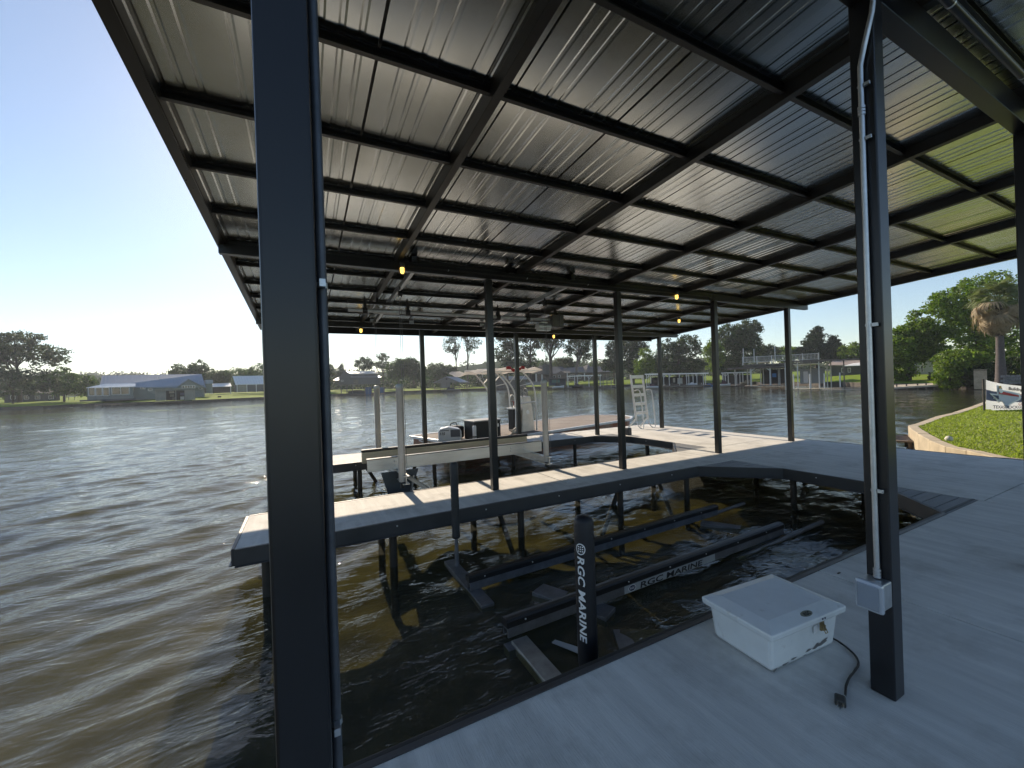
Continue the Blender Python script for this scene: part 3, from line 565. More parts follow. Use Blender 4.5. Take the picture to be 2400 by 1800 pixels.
# ------------------------------------------------------------------ work barge beyond the far finger
BO = (7.61, 12.08); BA = R(15)
bt = thing('work_barge', 'flat work barge with brown deck, aluminium console and tattered canopy', 'boat', (BO[0], BO[1], 0), BA)
carpet = mat('worn_deck_carpet', (.2, .165, .14), .9, var=.25, vscale=1.2, dirt=((.3, .27, .23), .8, .5, .8), bump=.2, bscale=40)
outline = [(-3.55, .1), (5.2, .1), (6.1, .6), (6.6, 1.3), (6.62, 2.1), (6.4, 2.8), (5.9, 3.2), (-3.55, 3.2)]
MB().prism(outline, -.135, -.105).build('deck', carpet, bt)
rim = [(-3.6, .02), (5.25, .02), (6.2, .52), (6.72, 1.25), (6.74, 2.15), (6.5, 2.88), (5.96, 3.3), (-3.6, 3.3)]
q = MB(); n = len(rim)
for i in range(n):
    a, c = rim[i], rim[(i + 1) % n]; q.bar((a[0], a[1], -.13), (c[0], c[1], -.13), .09, .09)
q.build('gunwale', alumw, bt, bevel=.01)
q = MB(); q.prism([(x * .985, .12 + y * .93) for x, y in rim], -.75, -.17); q.build('hull', mat('rusty_hull', (.3, .2, .15), .6, var=.4, vscale=1.5, dirt=((.35, .1, .04), 1.2, .45, .65)), bt)
# console
con = MB(); con.add([(-.72, .62, -.1), (-.08, .62, -.1), (-.08, 1.15, -.1), (-.72, 1.15, -.1), (-.55, .72, 1.12), (-.16, .72, 1.12), (-.16, 1.05, 1.16), (-.55, 1.05, 1.16)], [(0, 3, 2, 1), (4, 5, 6, 7), (0, 1, 5, 4), (1, 2, 6, 5), (2, 3, 7, 6), (3, 0, 4, 7)])
co = con.build('console', mat('console_aluminium', (.5, .47, .43), .45, .7, var=.25, vscale=4, rvar=.1), bt, bevel=.012)
q = MB(); q.add([(-.37 + .075 * math.cos(k * .2618), .62 + .1 * (.68 + .1 * math.sin(k * .2618)) / 1.22 - .004 + .008 * 0, .68 - .1 + .075 * math.sin(k * .2618)) for k in range(24)], [tuple(range(24))[::-1]]); q.build('hatch', alumw, co)
MB().box(-1.02, .72, .0, -.74, 1.0, .72).build('battery_box', rubber, bt, bevel=.01); MB().box(-1.06, .7, .72, -.7, 1.02, .77).build('shelf', alumw, bt, bevel=.006)
MB().tube([(-.98 + .2 * math.cos(a) * .55 - .0, .8 + .06 * math.sin(a), 1.0 + .2 * math.sin(a) + .1 * math.cos(a)) for a in np.linspace(0, 6.2832, 25)], .016, 8, False).build('steering_wheel', alumw, bt)
q = MB(); q.tube([(-.98, .8, 1.0), (-.72, .86, .9)], .025, 10); q.cbox(-.8, .82, .88, .14, .12, .12); q.build('steering_column', mat('dull_red', (.18, .04, .04), .5), bt)
q = MB(); q.tube(spline([(-.5, .8, 1.12), (-.46, .82, 1.3), (-.42, .8, 1.5), (-.36, .8, 1.34), (-.28, .82, 1.42), (-.22, .82, 1.15)], 4), .028, 8); q.cbox(-.36, .85, 1.22, .3, .1, .12); q.build('controls', mat('black_white_gear', (.25, .25, .25), .4, var=.9, vscale=18), bt)
for y in (.5, 1.9):
    MB().tube(spline([(-1.15, y, -.08), (-1.1, y, .6), (-1.12, y, 1.2), (-1.3, y, 1.55), (-1.75, y, 2.0)], 6), .028, 8).build('arch_tube', alumw, bt)
    MB().tube(spline([(-.12, y, -.08), (-.12, y, .7), (-.16, y, 1.3), (-.32, y, 1.65), (-.75, y, 2.03)], 6), .028, 8).build('arch_tube', alumw, bt)
    MB().tube([(-1.38, y, 1.62), (-.98, y, 1.98)], .02, 8).build('arch_tube', alumw, bt); MB().tube([(-.6, y, 1.9), (-1.05, y, 1.5), (-.3, y, 1.62)], .016, 8).build('arch_tube', alumw, bt)
MB().tube([(-1.12, .5, .9), (-.12, .5, .95)], .02, 8).build('arch_tube', alumw, bt)
q = MB(); gx_, gy_ = 26, 10; vv = []
for j in range(gy_ + 1):
    for i in range(gx_ + 1):
        x = -2.6 + 2.45 * i / gx_; y = .1 + 2.2 * j / gy_
        vv.append((x + .05 * math.sin(j * 2.1 + i), y + .06 * math.sin(i * 1.7), 2.05 + .05 * math.sin(i * .9 + j * .6) + .05 * math.cos(j * 1.3) - .06 * ((i / gx_ * 2 - 1) ** 2) + .06 * i / gx_))
ff = [(j * (gx_ + 1) + i, j * (gx_ + 1) + i + 1, (j + 1) * (gx_ + 1) + i + 1, (j + 1) * (gx_ + 1) + i) for j in range(gy_) for i in range(gx_)]
q.add(vv, ff, True); q.build('canopy_cloth', mat('faded_white_cloth', (.5, .47, .43), .9, var=.2, vscale=2, trans=.3), bt)
q = MB(); m_ = gx_ // 3
for i in range(m_, gx_ - 9): a, c = vv[i], vv[i + 1]; q.add([(a[0], a[1] - .01, a[2] + .02), (c[0], c[1] - .01, c[2] + .02), (c[0], c[1] - .01, c[2] - .07), (a[0], a[1] - .01, a[2] - .09)], [(0, 1, 2, 3)])
q.build('canopy_valance', redm, bt); MB().bar((-2.7, .25, 2.0), (-.1, .25, 2.04), .03, .03).build('canopy_bar', alumw, bt)
# outboard
om = thing('outboard_motor', 'grey and white outboard motor at the stern of the work barge', 'outboard motor', (BO[0] + math.cos(BA) * -3.75 - math.sin(BA) * .55, BO[1] + math.sin(BA) * -3.75 + math.cos(BA) * .55, -.1), R(-22))
prof = [(-.33, .02), (.3, .06), (.34, .14), (.33, .34), (.26, .43), (-.05, .5), (-.28, .46), (-.34, .38), (-.35, .1)]
q = MB(); nn = len(prof)
for y, k in ((-.2, .86), (-.14, 1), (.14, 1), (.2, .86)):
    for x, z in prof: q.v.append((x * k, y, .24 + (z - .24) * (k * .5 + .5)))
for j in range(3):
    for i in range(nn): q.f.append((j * nn + i, j * nn + (i + 1) % nn, (j + 1) * nn + (i + 1) % nn, (j + 1) * nn + i)); q.sm.append(False)
q.f += [tuple(range(nn))[::-1], tuple(range(3 * nn, 4 * nn))]; q.sm += [False, False]
q.build('cowling', mat('motor_grey', (.5, .52, .54), .35, var=.08, vscale=5), om, bevel=.03)
MB().box(-.3, -.206, .385, -.02, .2, .41).build('stripe', mat('motor_dark', (.05, .06, .08), .4), om); MB().box(.02, -.205, .2, .3, -.18, .42).build('side_panel', mat('motor_dark', (.05, .06, .08), .4), om, bevel=.01)
printed('lettering', text_mesh('115', .11, .2, .004), lambda x, y: (-.31 + x, -.207, .27 + y), blackp, om)
q = MB(); q.box(-.12, -.1, -.6, .12, .1, .05); q.box(.1, -.18, -.25, .3, .18, .05); q.build('leg', mat('motor_leg', (.2, .2, .22), .5), om, bevel=.02)
MB().tube(spline([(-.3, .1, -.02), (-.5, .12, -.04), (-.75, .15, .02), (-.95, .2, .09)], 5), .018, 8).build('tow_bar', alumw, om); MB().tube([(-.72, .14, .01), (-.74, .14, -.25)], .015, 8).build('tow_bar', alumw, om)
def on_barge(name, label, cat, x, y, rz): return thing(name, label, cat, (BO[0] + math.cos(BA) * x - math.sin(BA) * y, BO[1] + math.sin(BA) * x + math.cos(BA) * y, -.1), BA + rz)
ch = on_barge('tool_chest', 'black storage chest with pale lid rim on the work barge', 'chest', -2.45, .62, R(-8)); MB().box(-.5, -.35, 0, .45, .35, .56).build('body', rubber, ch, bevel=.02); MB().box(-.52, -.37, .56, .47, .37, .6).build('lid', mat('chest_lid', (.3, .3, .3), .5), ch, bevel=.01); MB().box(.3, -.354, .36, .38, -.348, .46).build('sticker', whitep, ch)
bgk = on_barge('equipment_bag', 'black equipment bag between the motor and the storage chest', 'bag', -3.15, 1.25, 0); q = MB(); q.box(-.28, -.2, .02, .3, .2, .42); q.build('body', rubber, bgk, bevel=.08); MB().tube(spline([(-.12, 0, .4), (-.1, 0, .5), (.1, 0, .5), (.12, 0, .4)], 4), .015, 8).build('handle', rubber, bgk)
ps = on_barge('fender_post', 'short white plastic cylinder standing by the storage chest', 'cylinder', -3.0, .35, 0); MB().lathe([(.05, 0), (.06, .02), (.06, .42), (.045, .46), (0, .46)], 14).build('body', pvc, ps); MB().lathe([(.062, .1), (.064, .12), (.062, .14)], 14).build('band', rubber, ps)
rp = on_barge('rope_heap', 'tangled pale rope heap at the foot of the console', 'rope', -1.2, .45, 0); q = MB()
for k in range(5): q.tube(spline([(.32 * math.cos(a + k) * (.6 + .4 * math.sin(3 * a + k)), .2 * math.sin(a * 1.3 + k), .04 + .05 * k * .6 + .06 * math.sin(2.2 * a + k)) for a in np.linspace(0, 6.5, 14)], 3), .02, 6)
q.build('rope', mat('pale_rope', (.4, .38, .34), .8, var=.5, vscale=14), rp)

# ------------------------------------------------------------------ banner and small dock by the lawn
bn = thing('advertising_banner', 'white advertising banner with a state outline strung between posts on the lawn', 'banner')
b0 = Vector((23.45, 5.62, 0)); bd = Vector((1.0, -.535, 0)).normalized(); bnrm = Vector((bd.y, -bd.x, 0)); bnrm = bnrm if bnrm.dot(Vector((-1, -.2, 0))) > 0 else -bnrm
BL = 4.2
def ban(s_, t_, off=0.):                # s_ metres along, t_ 0..1 up
    top = 1.15 - .36 * min(1, s_ / 1.9) ** .7 + .1 * max(0, s_ - 1.9); bot = -.03 + (.04 if s_ < .15 else 0) - .03 * min(1, s_)
    z = bot + (top - bot) * t_; wv = .035 * math.sin(s_ * 3.2 + t_ * 1.5) + .02 * math.sin(s_ * 7)
    return tuple(b0 + bd * s_ + bnrm * (wv + off) + Vector((0, 0, z)))
q = MB(); ns, ntt = 60, 10
q.add([ban(BL * i / ns, j / ntt) for j in range(ntt + 1) for i in range(ns + 1)], [(j * (ns + 1) + i, j * (ns + 1) + i + 1, (j + 1) * (ns + 1) + i + 1, (j + 1) * (ns + 1) + i) for j in range(ntt) for i in range(ns)], True)
q.build('sheet', mat('banner_vinyl', (.78, .78, .78), .5, trans=.25), bn)
def patch(name, s0, s1, t0, t1, m, off, k=24):
    q = MB(); q.add([ban(s0 + (s1 - s0) * i / k, t, off) for t in (t0, t1) for i in range(k + 1)], [(i, i + 1, k + 2 + i, k + 1 + i) for i in range(k)]); return q.build(name, m, bn)
navyb = mat('banner_navy', (.1, .11, .2), .5); patch('band', 0, BL, .32, .6, navyb, .006); patch('band', .0, .45, .58, .67, navyb, .006); patch('stripe', 1.25, BL, .61, .65, redm, .006)
TX = [(.36, .9), (.62, .9), (.62, .76), (.95, .74), (1.3, .68), (1.36, .52), (1.32, .42), (1.05, .3), (.85, .18), (.86, .04), (.72, .1), (.6, .3), (.5, .36), (.42, .26), (.26, .42), (.08, .56), (.36, .58)]
def fill(name, pts, m, off):
    q = MB(); bm = bmesh.new(); vs = [bm.verts.new((x, y, 0)) for x, y in pts]; bm.faces.new(vs); bmesh.ops.triangulate(bm, faces=bm.faces); bm.verts.index_update()
    q.add([ban(v.co.x, v.co.y, off) for v in bm.verts], [tuple(v.index for v in f.verts) for f in bm.faces]); bm.free(); return q.build(name, m, bn)
fill('emblem', [(x * 1.0, y) for x, y in TX], whitep, .03)
cx_, cy_ = .66, .5; fill('emblem_field', [(cx_ + (x - cx_) * .84, cy_ + (y - cy_) * .84) for x, y in TX], mat('banner_pale', (.5, .52, .6), .5), .04)
fill('emblem_flag', [(.44, .8), (.6, .8), (.62, .7), (1.0, .64), (1.24, .6), (1.24, .54), (.9, .56), (.44, .6)], redm, .05); fill('emblem_flag', [(.16, .53), (.4, .53), (.42, .4), (.34, .42), (.28, .46)], navy, .05); fill('emblem_sun', [(.53 + .1 * math.cos(a), .72 + .09 * math.sin(a)) for a in np.linspace(0, 6, 14)], whitep, .056); fill('emblem_sun', [(.44, .8), (.6, .8), (.56, .9), (.48, .9)], goldp, .055)
def btext(body, s0, t0, size, m, asp=.9, bold=.004): printed('lettering', text_mesh(body, size, .1, bold), lambda x, y: ban(s0 + x, t0 + y * asp, .06), m, bn)
btext('Building issues', .85, .79, .16, blackp, 1.0, .006); btext('TEXAS', 1.55, .47, .2, whitep, .8, .008); btext('DOCKS', 1.58, .36, .12, whitep, .8); btext('CALL NOW', 1.18, .2, .15, redm, 1.0, .003); btext('TEXASDOCKGUYS.COM', .15, .07, .17, navy, .9, .003)
for s_ in (-.06, BL + .05): MB().tube([tuple(b0 + bd * s_ + Vector((0, 0, -.3))), tuple(b0 + bd * s_ + Vector((0, 0, 1.18 if s_ < 0 else 1.0)))], .03, 8).build('post', bulk, bn)
sp = thing('small_platform', 'small weathered timber platform beside the curved lawn wall', 'platform', (15.2, 5.62, 0), R(22))
wood = mat('weathered_wood', (.2, .16, .13), .85, var=.3, vscale=5, stretch=(1, .3, 1)); greyrail = mat('grey_tarp', (.12, .13, .17), .6)
for k in range(6): MB().box(-.8 + k * .22, -.55, -.36, -.6 + k * .22, .3, -.32).build('plank', wood, sp)
for x in (-.75, .45): MB().box(x, -.5, -1, x + .09, -.41, -.3).build('leg', wood, sp)
MB().add([(-.6, -.2, -.31), (.9, -.2, -.31), (.9, .35, -.31), (-.6, .35, -.31), (-.5, -.05, -.02), (.8, -.05, -.05), (.8, .2, -.05), (-.5, .2, -.02)], [(4, 5, 6, 7), (0, 1, 5, 4), (1, 2, 6, 5), (2, 3, 7, 6), (3, 0, 4, 7)]).build('cover', greyrail, sp)
rk = thing('white_stone', 'small pale stone on the lawn edge by the wall', 'stone', (13.2, 3.75, -.05)); q = MB(); q.lathe([(0, 0), (.06, .0), (.075, .05), (.05, .1), (0, .12)], 9); q.lathe([(0, 0), (.05, 0), (.055, .04), (.03, .08), (0, .085)], 9, (.1, .03, 0)); q.build('body', mat('pale_stone', (.6, .58, .5), .8, var=.3, vscale=12), rk)

# ------------------------------------------------------------------ vegetation
leafM = {}
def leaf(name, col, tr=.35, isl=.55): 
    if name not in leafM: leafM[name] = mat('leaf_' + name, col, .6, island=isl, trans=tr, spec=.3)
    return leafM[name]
bark = mat('bark', (.07, .055, .045), .9, var=.4, vscale=3); bark2 = mat('pale_bark', (.16, .13, .11), .9, var=.3, vscale=3)
def leaves(clumps, per, size, aniso=1., flat=.0):
    """clumps: (n,4) array of x,y,z,r -> leaf quads"""
    n = len(clumps); c = np.repeat(clumps, per, 0); N_ = len(c)
    d = rng.normal(size=(N_, 3)); d /= np.linalg.norm(d, axis=1)[:, None]; rad = rng.random(N_) ** .45
    p = c[:, :3] + d * (c[:, 3] * rad)[:, None] * np.array([1, 1, .72])
    a = rng.normal(size=(N_, 3)); a[:, 2] *= (1 - flat); a /= np.linalg.norm(a, axis=1)[:, None]
    b = np.cross(a, rng.normal(size=(N_, 3))); b /= np.linalg.norm(b, axis=1)[:, None]
    s_ = size * rng.uniform(.55, 1.25, N_)[:, None]
    v = np.stack([p - a * s_ * .6 * aniso, p - b * s_ * .38 + a * s_ * .05, p + a * s_ * .6 * aniso, p + b * s_ * .38 + a * s_ * .05], 1).reshape(-1, 3)
    return v, np.arange(N_ * 4).reshape(-1, 4)
def ell_clumps(ells, n, r, shell=.5):
    out_ = []; vol = np.array([e[3] * e[4] * e[5] for e in ells]) ** .75; vol /= vol.sum()
    for e, w in zip(ells, vol):
        k = max(3, int(n * w)); d = rng.normal(size=(k, 3)); d /= np.linalg.norm(d, axis=1)[:, None]; rad = shell + (1 - shell) * rng.random(k) ** .6
        p = np.array(e[:3]) + d * np.array(e[3:6]) * rad[:, None]
        out_.append(np.concatenate([p, (r * rng.uniform(.6, 1.35, k))[:, None]], 1))
    return np.concatenate(out_)
def tree(label, px, D, base_z, ells, lm, n=70, per=38, r=1., size=.42, trunk=.3, name='broadleaf_tree', group='trees along the far shore', bm_=bark, shell=.45, cat='tree', aniso=1., limbs=8, bend=0.):
    """ells in metres relative to trunk foot: (x right, y away, z up, rx, ry, rz)"""
    u = (px - 1200) / F * D; w = uv2w(u, D, base_z); t = thing(name, label, cat, tuple(w), -YAW, group)
    cl = ell_clumps(ells, int(n * 2.1), r, shell); v, f = leaves(cl, int(per * 1.15), size * 1.1, aniso); np_mesh('crown', v, f, lm, parent=t)
    top = max(e[2] + e[5] * .4 for e in ells); cx = np.mean([e[0] for e in ells]); q = MB()
    q.tube(spline([(0, 0, -.5), (bend * .3, 0, top * .3), (bend + cx * .3, 0, top * .6), (bend + cx * .6, 0, top)], 4), [trunk * (1 - .8 * i / 12) for i in range(13)], 8)
    for k in range(limbs):
        c = cl[rng.integers(len(cl))]; z0 = min(c[2] * .75, top * rng.uniform(.3, .7)); s_ = Vector((bend * .6 + cx * .2, 0, z0)); e_ = Vector(c[:3]); mid = s_.lerp(e_, .5) + Vector((0, 0, -.05 * (e_ - s_).length))
        q.tube([s_, mid, e_], [trunk * .4, trunk * .25, trunk * .08], 6)
    q.build('trunk', bm_, t); return t
def E_(px0, px1, py0, py1, D, pxb, pyb, depth=.8):       # crown ellipsoid from its outline
    m = D / F; return (((px0 + px1) / 2 - pxb) * m, 0, (pyb - (py0 + py1) / 2) * m, (px1 - px0) / 2 * m, (px1 - px0) / 2 * m * depth, (py1 - py0) / 2 * m)
def yh(px): return 900 - math.tan(-ROLL) * (px - 1200)
def gz(py, px, D): return fr(px, py, D)[2]
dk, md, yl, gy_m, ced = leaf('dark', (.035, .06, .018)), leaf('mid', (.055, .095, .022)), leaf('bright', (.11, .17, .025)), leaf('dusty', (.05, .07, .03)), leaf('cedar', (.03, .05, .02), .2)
def T(label, px, py, D, outs, lm, **k):
    z = gz(py, px, D); k.setdefault('base_z', z); return tree(label, px, D, k.pop('base_z'), [E_(*o, D, px, py) for o in outs], lm, **k)
# left shore
T('large airy tree leaning over the left end of the far shore', 45, 945, 125, [(-60, 60, 800, 850), (0, 110, 778, 830), (60, 155, 815, 860), (-90, 20, 780, 900)], gy_m, n=190, per=34, r=1.35, size=.5, trunk=.6, shell=.2, limbs=14)
T('low bushy tree under the large airy tree on the left', 30, 950, 118, [(-60, 60, 855, 930), (40, 130, 865, 925)], gy_m, n=80, per=36, r=1.2, size=.45, trunk=.3)
T('rounded bushy tree left of the blue roofed house', 150, 945, 122, [(100, 190, 862, 925), (170, 225, 880, 930)], md, n=80, per=36, r=1.1, size=.42, trunk=.3)
T('dense dark tree rising behind the right end of the blue roof', 450, 905, 160, [(400, 470, 850, 895), (440, 492, 846, 900)], dk, n=80, per=36, r=1.3, size=.5, trunk=.4)
T('dark round tree between the blue roof and the white shed', 515, 905, 168, [(490, 540, 868, 902)], dk, n=45, per=36, r=1.2, size=.5, trunk=.3)
T('spreading tree behind the white ribbed shed roof', 570, 900, 185, [(530, 600, 862, 895), (580, 660, 855, 895)], md, n=70, per=34, r=1.5, size=.55, trunk=.4)
T('tall dark tree just right of the large left column', 735, 900, 175, [(690, 775, 830, 900), (740, 787, 850, 905)], dk, n=90, per=38, r=1.5, size=.55, trunk=.5)
T('small pointed cedar left of the barn', 800, 895, 195, [(794, 806, 852, 885), (785, 815, 866, 895)], ced, n=35, per=30, r=.8, size=.45, trunk=.3, name='cedar_tree')
T('round open crowned tree behind the barn', 855, 892, 205, [(834, 876, 838, 868)], dk, n=34, per=30, r=1.5, size=.55, trunk=.45, shell=.6)
T('umbrella shaped pine behind the barn, right of the round tree', 899, 892, 205, [(886, 914, 828, 846), (880, 918, 846, 864)], dk, n=34, per=26, r=1.3, size=.5, trunk=.4, name='pine_tree', shell=.5)
T('broad low oak right of the barn', 935, 898, 190, [(908, 950, 845, 890), (925, 965, 838, 885)], md, n=80, per=36, r=1.5, size=.55, trunk=.5)
T('broad rounded oak left of the gable boathouse', 970, 898, 188, [(945, 985, 838, 890), (960, 1002, 850, 895)], dk, n=80, per=36, r=1.5, size=.55, trunk=.5)
T('low rounded tree behind the gable boathouse', 1020, 898, 200, [(995, 1050, 850, 890), (1030, 1075, 856, 892)], dk, n=70, per=34, r=1.6, size=.55, trunk=.4)
for i, (px, lb, o2) in enumerate(((1071, 'left of the two tall bare trunked pines', [(1040, 1085, 790, 830), (1050, 1095, 765, 800)]), (1097, 'right of the two tall bare trunked pines', [(1085, 1130, 785, 828), (1075, 1125, 760, 800)]))):
    T(lb, px, 896, 200, o2, dk, n=40, per=24, r=1.6, size=.55, trunk=.38, name='pine_tree', shell=.3, limbs=12, bm_=bark)
T('tall dark leafy tree left of the grey brown house', 1190, 893, 172, [(1160, 1225, 800, 860), (1165, 1230, 760, 820), (1180, 1230, 835, 880)], dk, n=110, per=36, r=1.5, size=.55, trunk=.5)
T('tall dark tree over the chimney of the grey brown house', 1245, 893, 165, [(1215, 1280, 765, 830), (1225, 1300, 745, 800), (1220, 1260, 820, 872)], dk, n=110, per=32, r=1.5, size=.55, trunk=.55, shell=.3)
T('thick trunked tree beside the chimney of the grey brown house', 1292, 893, 150, [(1265, 1330, 765, 825), (1255, 1325, 745, 790)], dk, n=80, per=30, r=1.5, size=.5, trunk=.75, shell=.3, limbs=12)
T('slim trunked tree in front of the grey brown roof', 1352, 905, 138, [(1320, 1395, 790, 835), (1330, 1405, 765, 805), (1360, 1395, 815, 850)], dk, n=85, per=28, r=1.3, size=.45, trunk=.5, shell=.3, limbs=14, bm_=bark2)
T('low round tree behind the grey brown roof', 1325, 895, 175, [(1298, 1350, 838, 870)], gy_m, n=45, per=34, r=1.3, size=.5)
T('dark layered conifer between the two posts', 1440, 900, 150, [(1410, 1465, 838, 870), (1420, 1470, 800, 845), (1430, 1480, 775, 815)], ced, n=90, per=32, r=1.3, size=.5, trunk=.4, name='conifer_tree', shell=.2)
T('tall dark tree with gaps, behind the bright sapling', 1485, 900, 145, [(1455, 1520, 785, 840), (1460, 1510, 830, 875)], dk, n=95, per=32, r=1.4, size=.5, trunk=.5, shell=.3)
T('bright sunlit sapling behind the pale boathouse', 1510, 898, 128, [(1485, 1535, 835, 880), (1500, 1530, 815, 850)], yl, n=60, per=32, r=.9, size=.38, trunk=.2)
T('dark spreading tree above the pale boathouse', 1590, 892, 130, [(1540, 1610, 795, 850), (1580, 1650, 785, 840), (1550, 1660, 835, 880)], dk, n=150, per=34, r=1.3, size=.45, trunk=.5, limbs=16, shell=.3)
T('pale green tree in the gap by the second post', 1545, 895, 140, [(1520, 1565, 835, 875)], md, n=50, per=32, r=1.1, size=.42)
T('tall dark oak with the widest crown, left of the two storey dock', 1730, 892, 118, [(1680, 1760, 758, 830), (1700, 1788, 775, 850), (1670, 1750, 820, 880), (1720, 1785, 748, 800)], dk, n=230, per=38, r=1.1, size=.42, trunk=.6, limbs=14, shell=.35)
T('sunlit lower tree at the left foot of the tall dark oak', 1672, 895, 112, [(1655, 1695, 795, 870)], yl, n=50, per=30, r=1., size=.4)
T('feathery tree behind the upper railing', 1790, 885, 125, [(1760, 1832, 806, 850)], gy_m, n=60, per=32, r=1.1, size=.42, shell=.3)
T('yellow green tree behind the railing, beside the thin post', 1850, 880, 128, [(1818, 1875, 812, 850)], yl, n=55, per=32, r=1.1, size=.42)
T('ragged pointed cedar, taller of the two behind the docks', 1915, 880, 108, [(1870, 1950, 800, 850), (1888, 1935, 780, 815), (1905, 1930, 764, 795)], ced, n=130, per=34, r=.85, size=.4, trunk=.4, name='cedar_tree', shell=.3)
T('ragged pointed cedar, shorter of the two behind the docks', 1955, 880, 106, [(1930, 1980, 800, 850), (1948, 1968, 785, 810)], ced, n=80, per=34, r=.8, size=.4, trunk=.35, name='cedar_tree', shell=.3)
T('pale sunlit tree behind the big right column', 2010, 880, 100, [(1970, 2040, 805, 850), (1990, 2060, 815, 860)], yl, n=90, per=32, r=.9, size=.38)
rt = 'trees on the right bank'
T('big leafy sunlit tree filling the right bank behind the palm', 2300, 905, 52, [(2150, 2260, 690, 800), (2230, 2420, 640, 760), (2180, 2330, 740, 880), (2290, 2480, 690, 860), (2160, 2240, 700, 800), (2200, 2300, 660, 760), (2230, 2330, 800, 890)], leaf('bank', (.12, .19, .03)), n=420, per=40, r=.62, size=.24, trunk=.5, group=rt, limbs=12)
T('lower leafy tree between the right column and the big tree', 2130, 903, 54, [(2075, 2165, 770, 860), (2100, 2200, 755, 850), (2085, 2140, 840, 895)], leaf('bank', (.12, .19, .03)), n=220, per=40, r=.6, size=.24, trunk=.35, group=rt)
T('bushy shrub hanging over the water on the right bank', 2225, 914, 45, [(2198, 2250, 850, 912), (2205, 2300, 820, 880)], leaf('bank2', (.14, .21, .035)), n=170, per=40, r=.45, size=.2, trunk=.2, name='shrub', cat='shrub', group=rt)
T('dark shrub at the foot of the palm', 2300, 905, 44, [(2250, 2330, 850, 905), (2330, 2420, 840, 905)], dk, n=120, per=36, r=.5, size=.22, trunk=.2, name='shrub', cat='shrub', group=rt)
T('small pale shrub under the lower leafy tree', 2190, 903, 52, [(2180, 2206, 878, 902)], gy_m, n=30, per=34, r=.3, size=.18, trunk=.1, name='shrub', cat='shrub', group=rt)
# fan palm
pu = uv2w((2346 - 1200) / F * 40, 40, gz(903, 2346, 40)); palm = thing('fan_palm', 'shaggy fan palm with a skirt of dead fronds on the right bank', 'palm', tuple(pu), -YAW)
MB().tube([(0, 0, -.5), (0, 0, .8), (0, 0, 3), (.02, 0, 6.5), (0, 0, 8.3)], [.5, .4, .3, .26, .24], 14).build('trunk', mat('palm_bark', (.1, .085, .08), .9, var=.35, vscale=5, stretch=(1, 1, 6), bump=.4, bscale=12), palm)
def frond_mesh(name, m, droop, rag):
    q = MB(); q.tube([(0, 0, 0), (.55, 0, .02), (1.0, 0, -.05 * droop)], [.022, .016, .012], 5)
    for k in range(17):
        a = R(-78 + 156 * k / 16); L_ = 1.05 * (1 - .22 * abs(math.sin(a))) * rng.uniform(1 - rag, 1); c, s_ = math.cos(a), math.sin(a); w = .045
        p0 = Vector((1.0, 0, -.05 * droop)); p1 = p0 + Vector((c * L_ * .55, s_ * L_ * .55, .08 - .12 * droop)); p2 = p0 + Vector((c * L_ * .8, s_ * L_ * .8, -.02 - .42 * droop)); p3 = p0 + Vector((c * L_, s_ * L_, -.2 - .75 * droop)); nrm = Vector((-s_, c, 0)) * w
        q.add([p0, p1 - nrm, p1 + nrm, p2 - nrm * .7, p2 + nrm * .7, p3], [(0, 1, 2), (1, 3, 4, 2), (3, 5, 4)])
    return q.mesh(name, m)
fg = [frond_mesh('green_frond', mat('palm_green', (.13, .16, .06), .6, var=.3, vscale=3, trans=.3), d_, .2) for d_ in (.3, .6)]; fd = [frond_mesh('dead_frond', mat('palm_dead', (.3, .24, .15), .85, var=.35, vscale=3, trans=.2), d_, .4) for d_ in (.35, .75)]
for k in range(40): inst('green_frond', fg[k % 2], palm, (0, 0, 8.2 + .1 * (k % 3)), (0, -R(80 - 95 * (k / 39)), k * 2.399), (1.0 + .3 * ((k * 7) % 5) / 5,) * 3)
for k in range(74): a = k / 73; inst('dead_frond', fd[k % 2], palm, (.12 * math.cos(k * 2.4), .12 * math.sin(k * 2.4), 8.25 - 2.0 * a), (R(rng.uniform(-35, 35)), R(8 + 70 * a ** .7 + rng.uniform(-15, 15)), k * 2.399 + .3), ((1.4 - .65 * a) * rng.uniform(.65, 1.2),) * 3)
# distant wooded hill and tree belt
def woods(name, label, pts, D, lm, depth, per, size, r, jitter=5):
    cl = []
    for (p0, y0), (p1, y1) in zip(pts[:-1], pts[1:]):
        k = max(2, int((p1 - p0) / F * D / (r * .4)))
        for i in range(k):
            t_ = (i + rng.random()) / k; px = p0 + (p1 - p0) * t_; top = gz(y0 + (y1 - y0) * t_, px, D)
            for j in range(4):
                dd = D + rng.uniform(0, depth); u = (px - 1200) / F * D + rng.normal(0, r); z = (top - r * .6) * (1 - j * .24) + rng.normal(0, r * .35); w = uv2w(u, dd, max(z, 1)); cl.append((w.x, w.y, w.z, r * rng.uniform(.7, 1.4)))
    v, f = leaves(np.array(cl), per, size); o = np_mesh(name, v, f, lm); tag(o, label, 'woods', kind='stuff')
woods('distant_woods', 'hazy wooded hill beyond the far shore', [(-200, 880), (150, 874), (330, 873), (560, 872), (760, 862), (900, 866), (980, 862), (1050, 857), (1120, 848), (1200, 836), (1300, 842), (1500, 850), (1800, 850)], 420, leaf('hill', (.05, .07, .035), .2, .35), 60, 22, 2.4, 5.5)
woods('shore_woods', 'dark belt of trees behind the far houses', [(-300, 885), (100, 885), (480, 886), (700, 880), (900, 880), (1000, 878), (1150, 872), (1200, 852), (1400, 846), (1560, 838), (1700, 836), (1850, 846), (2000, 846), (2100, 850)], 215, dk, 18, 30, 1.0, 2.6)
bankw = []
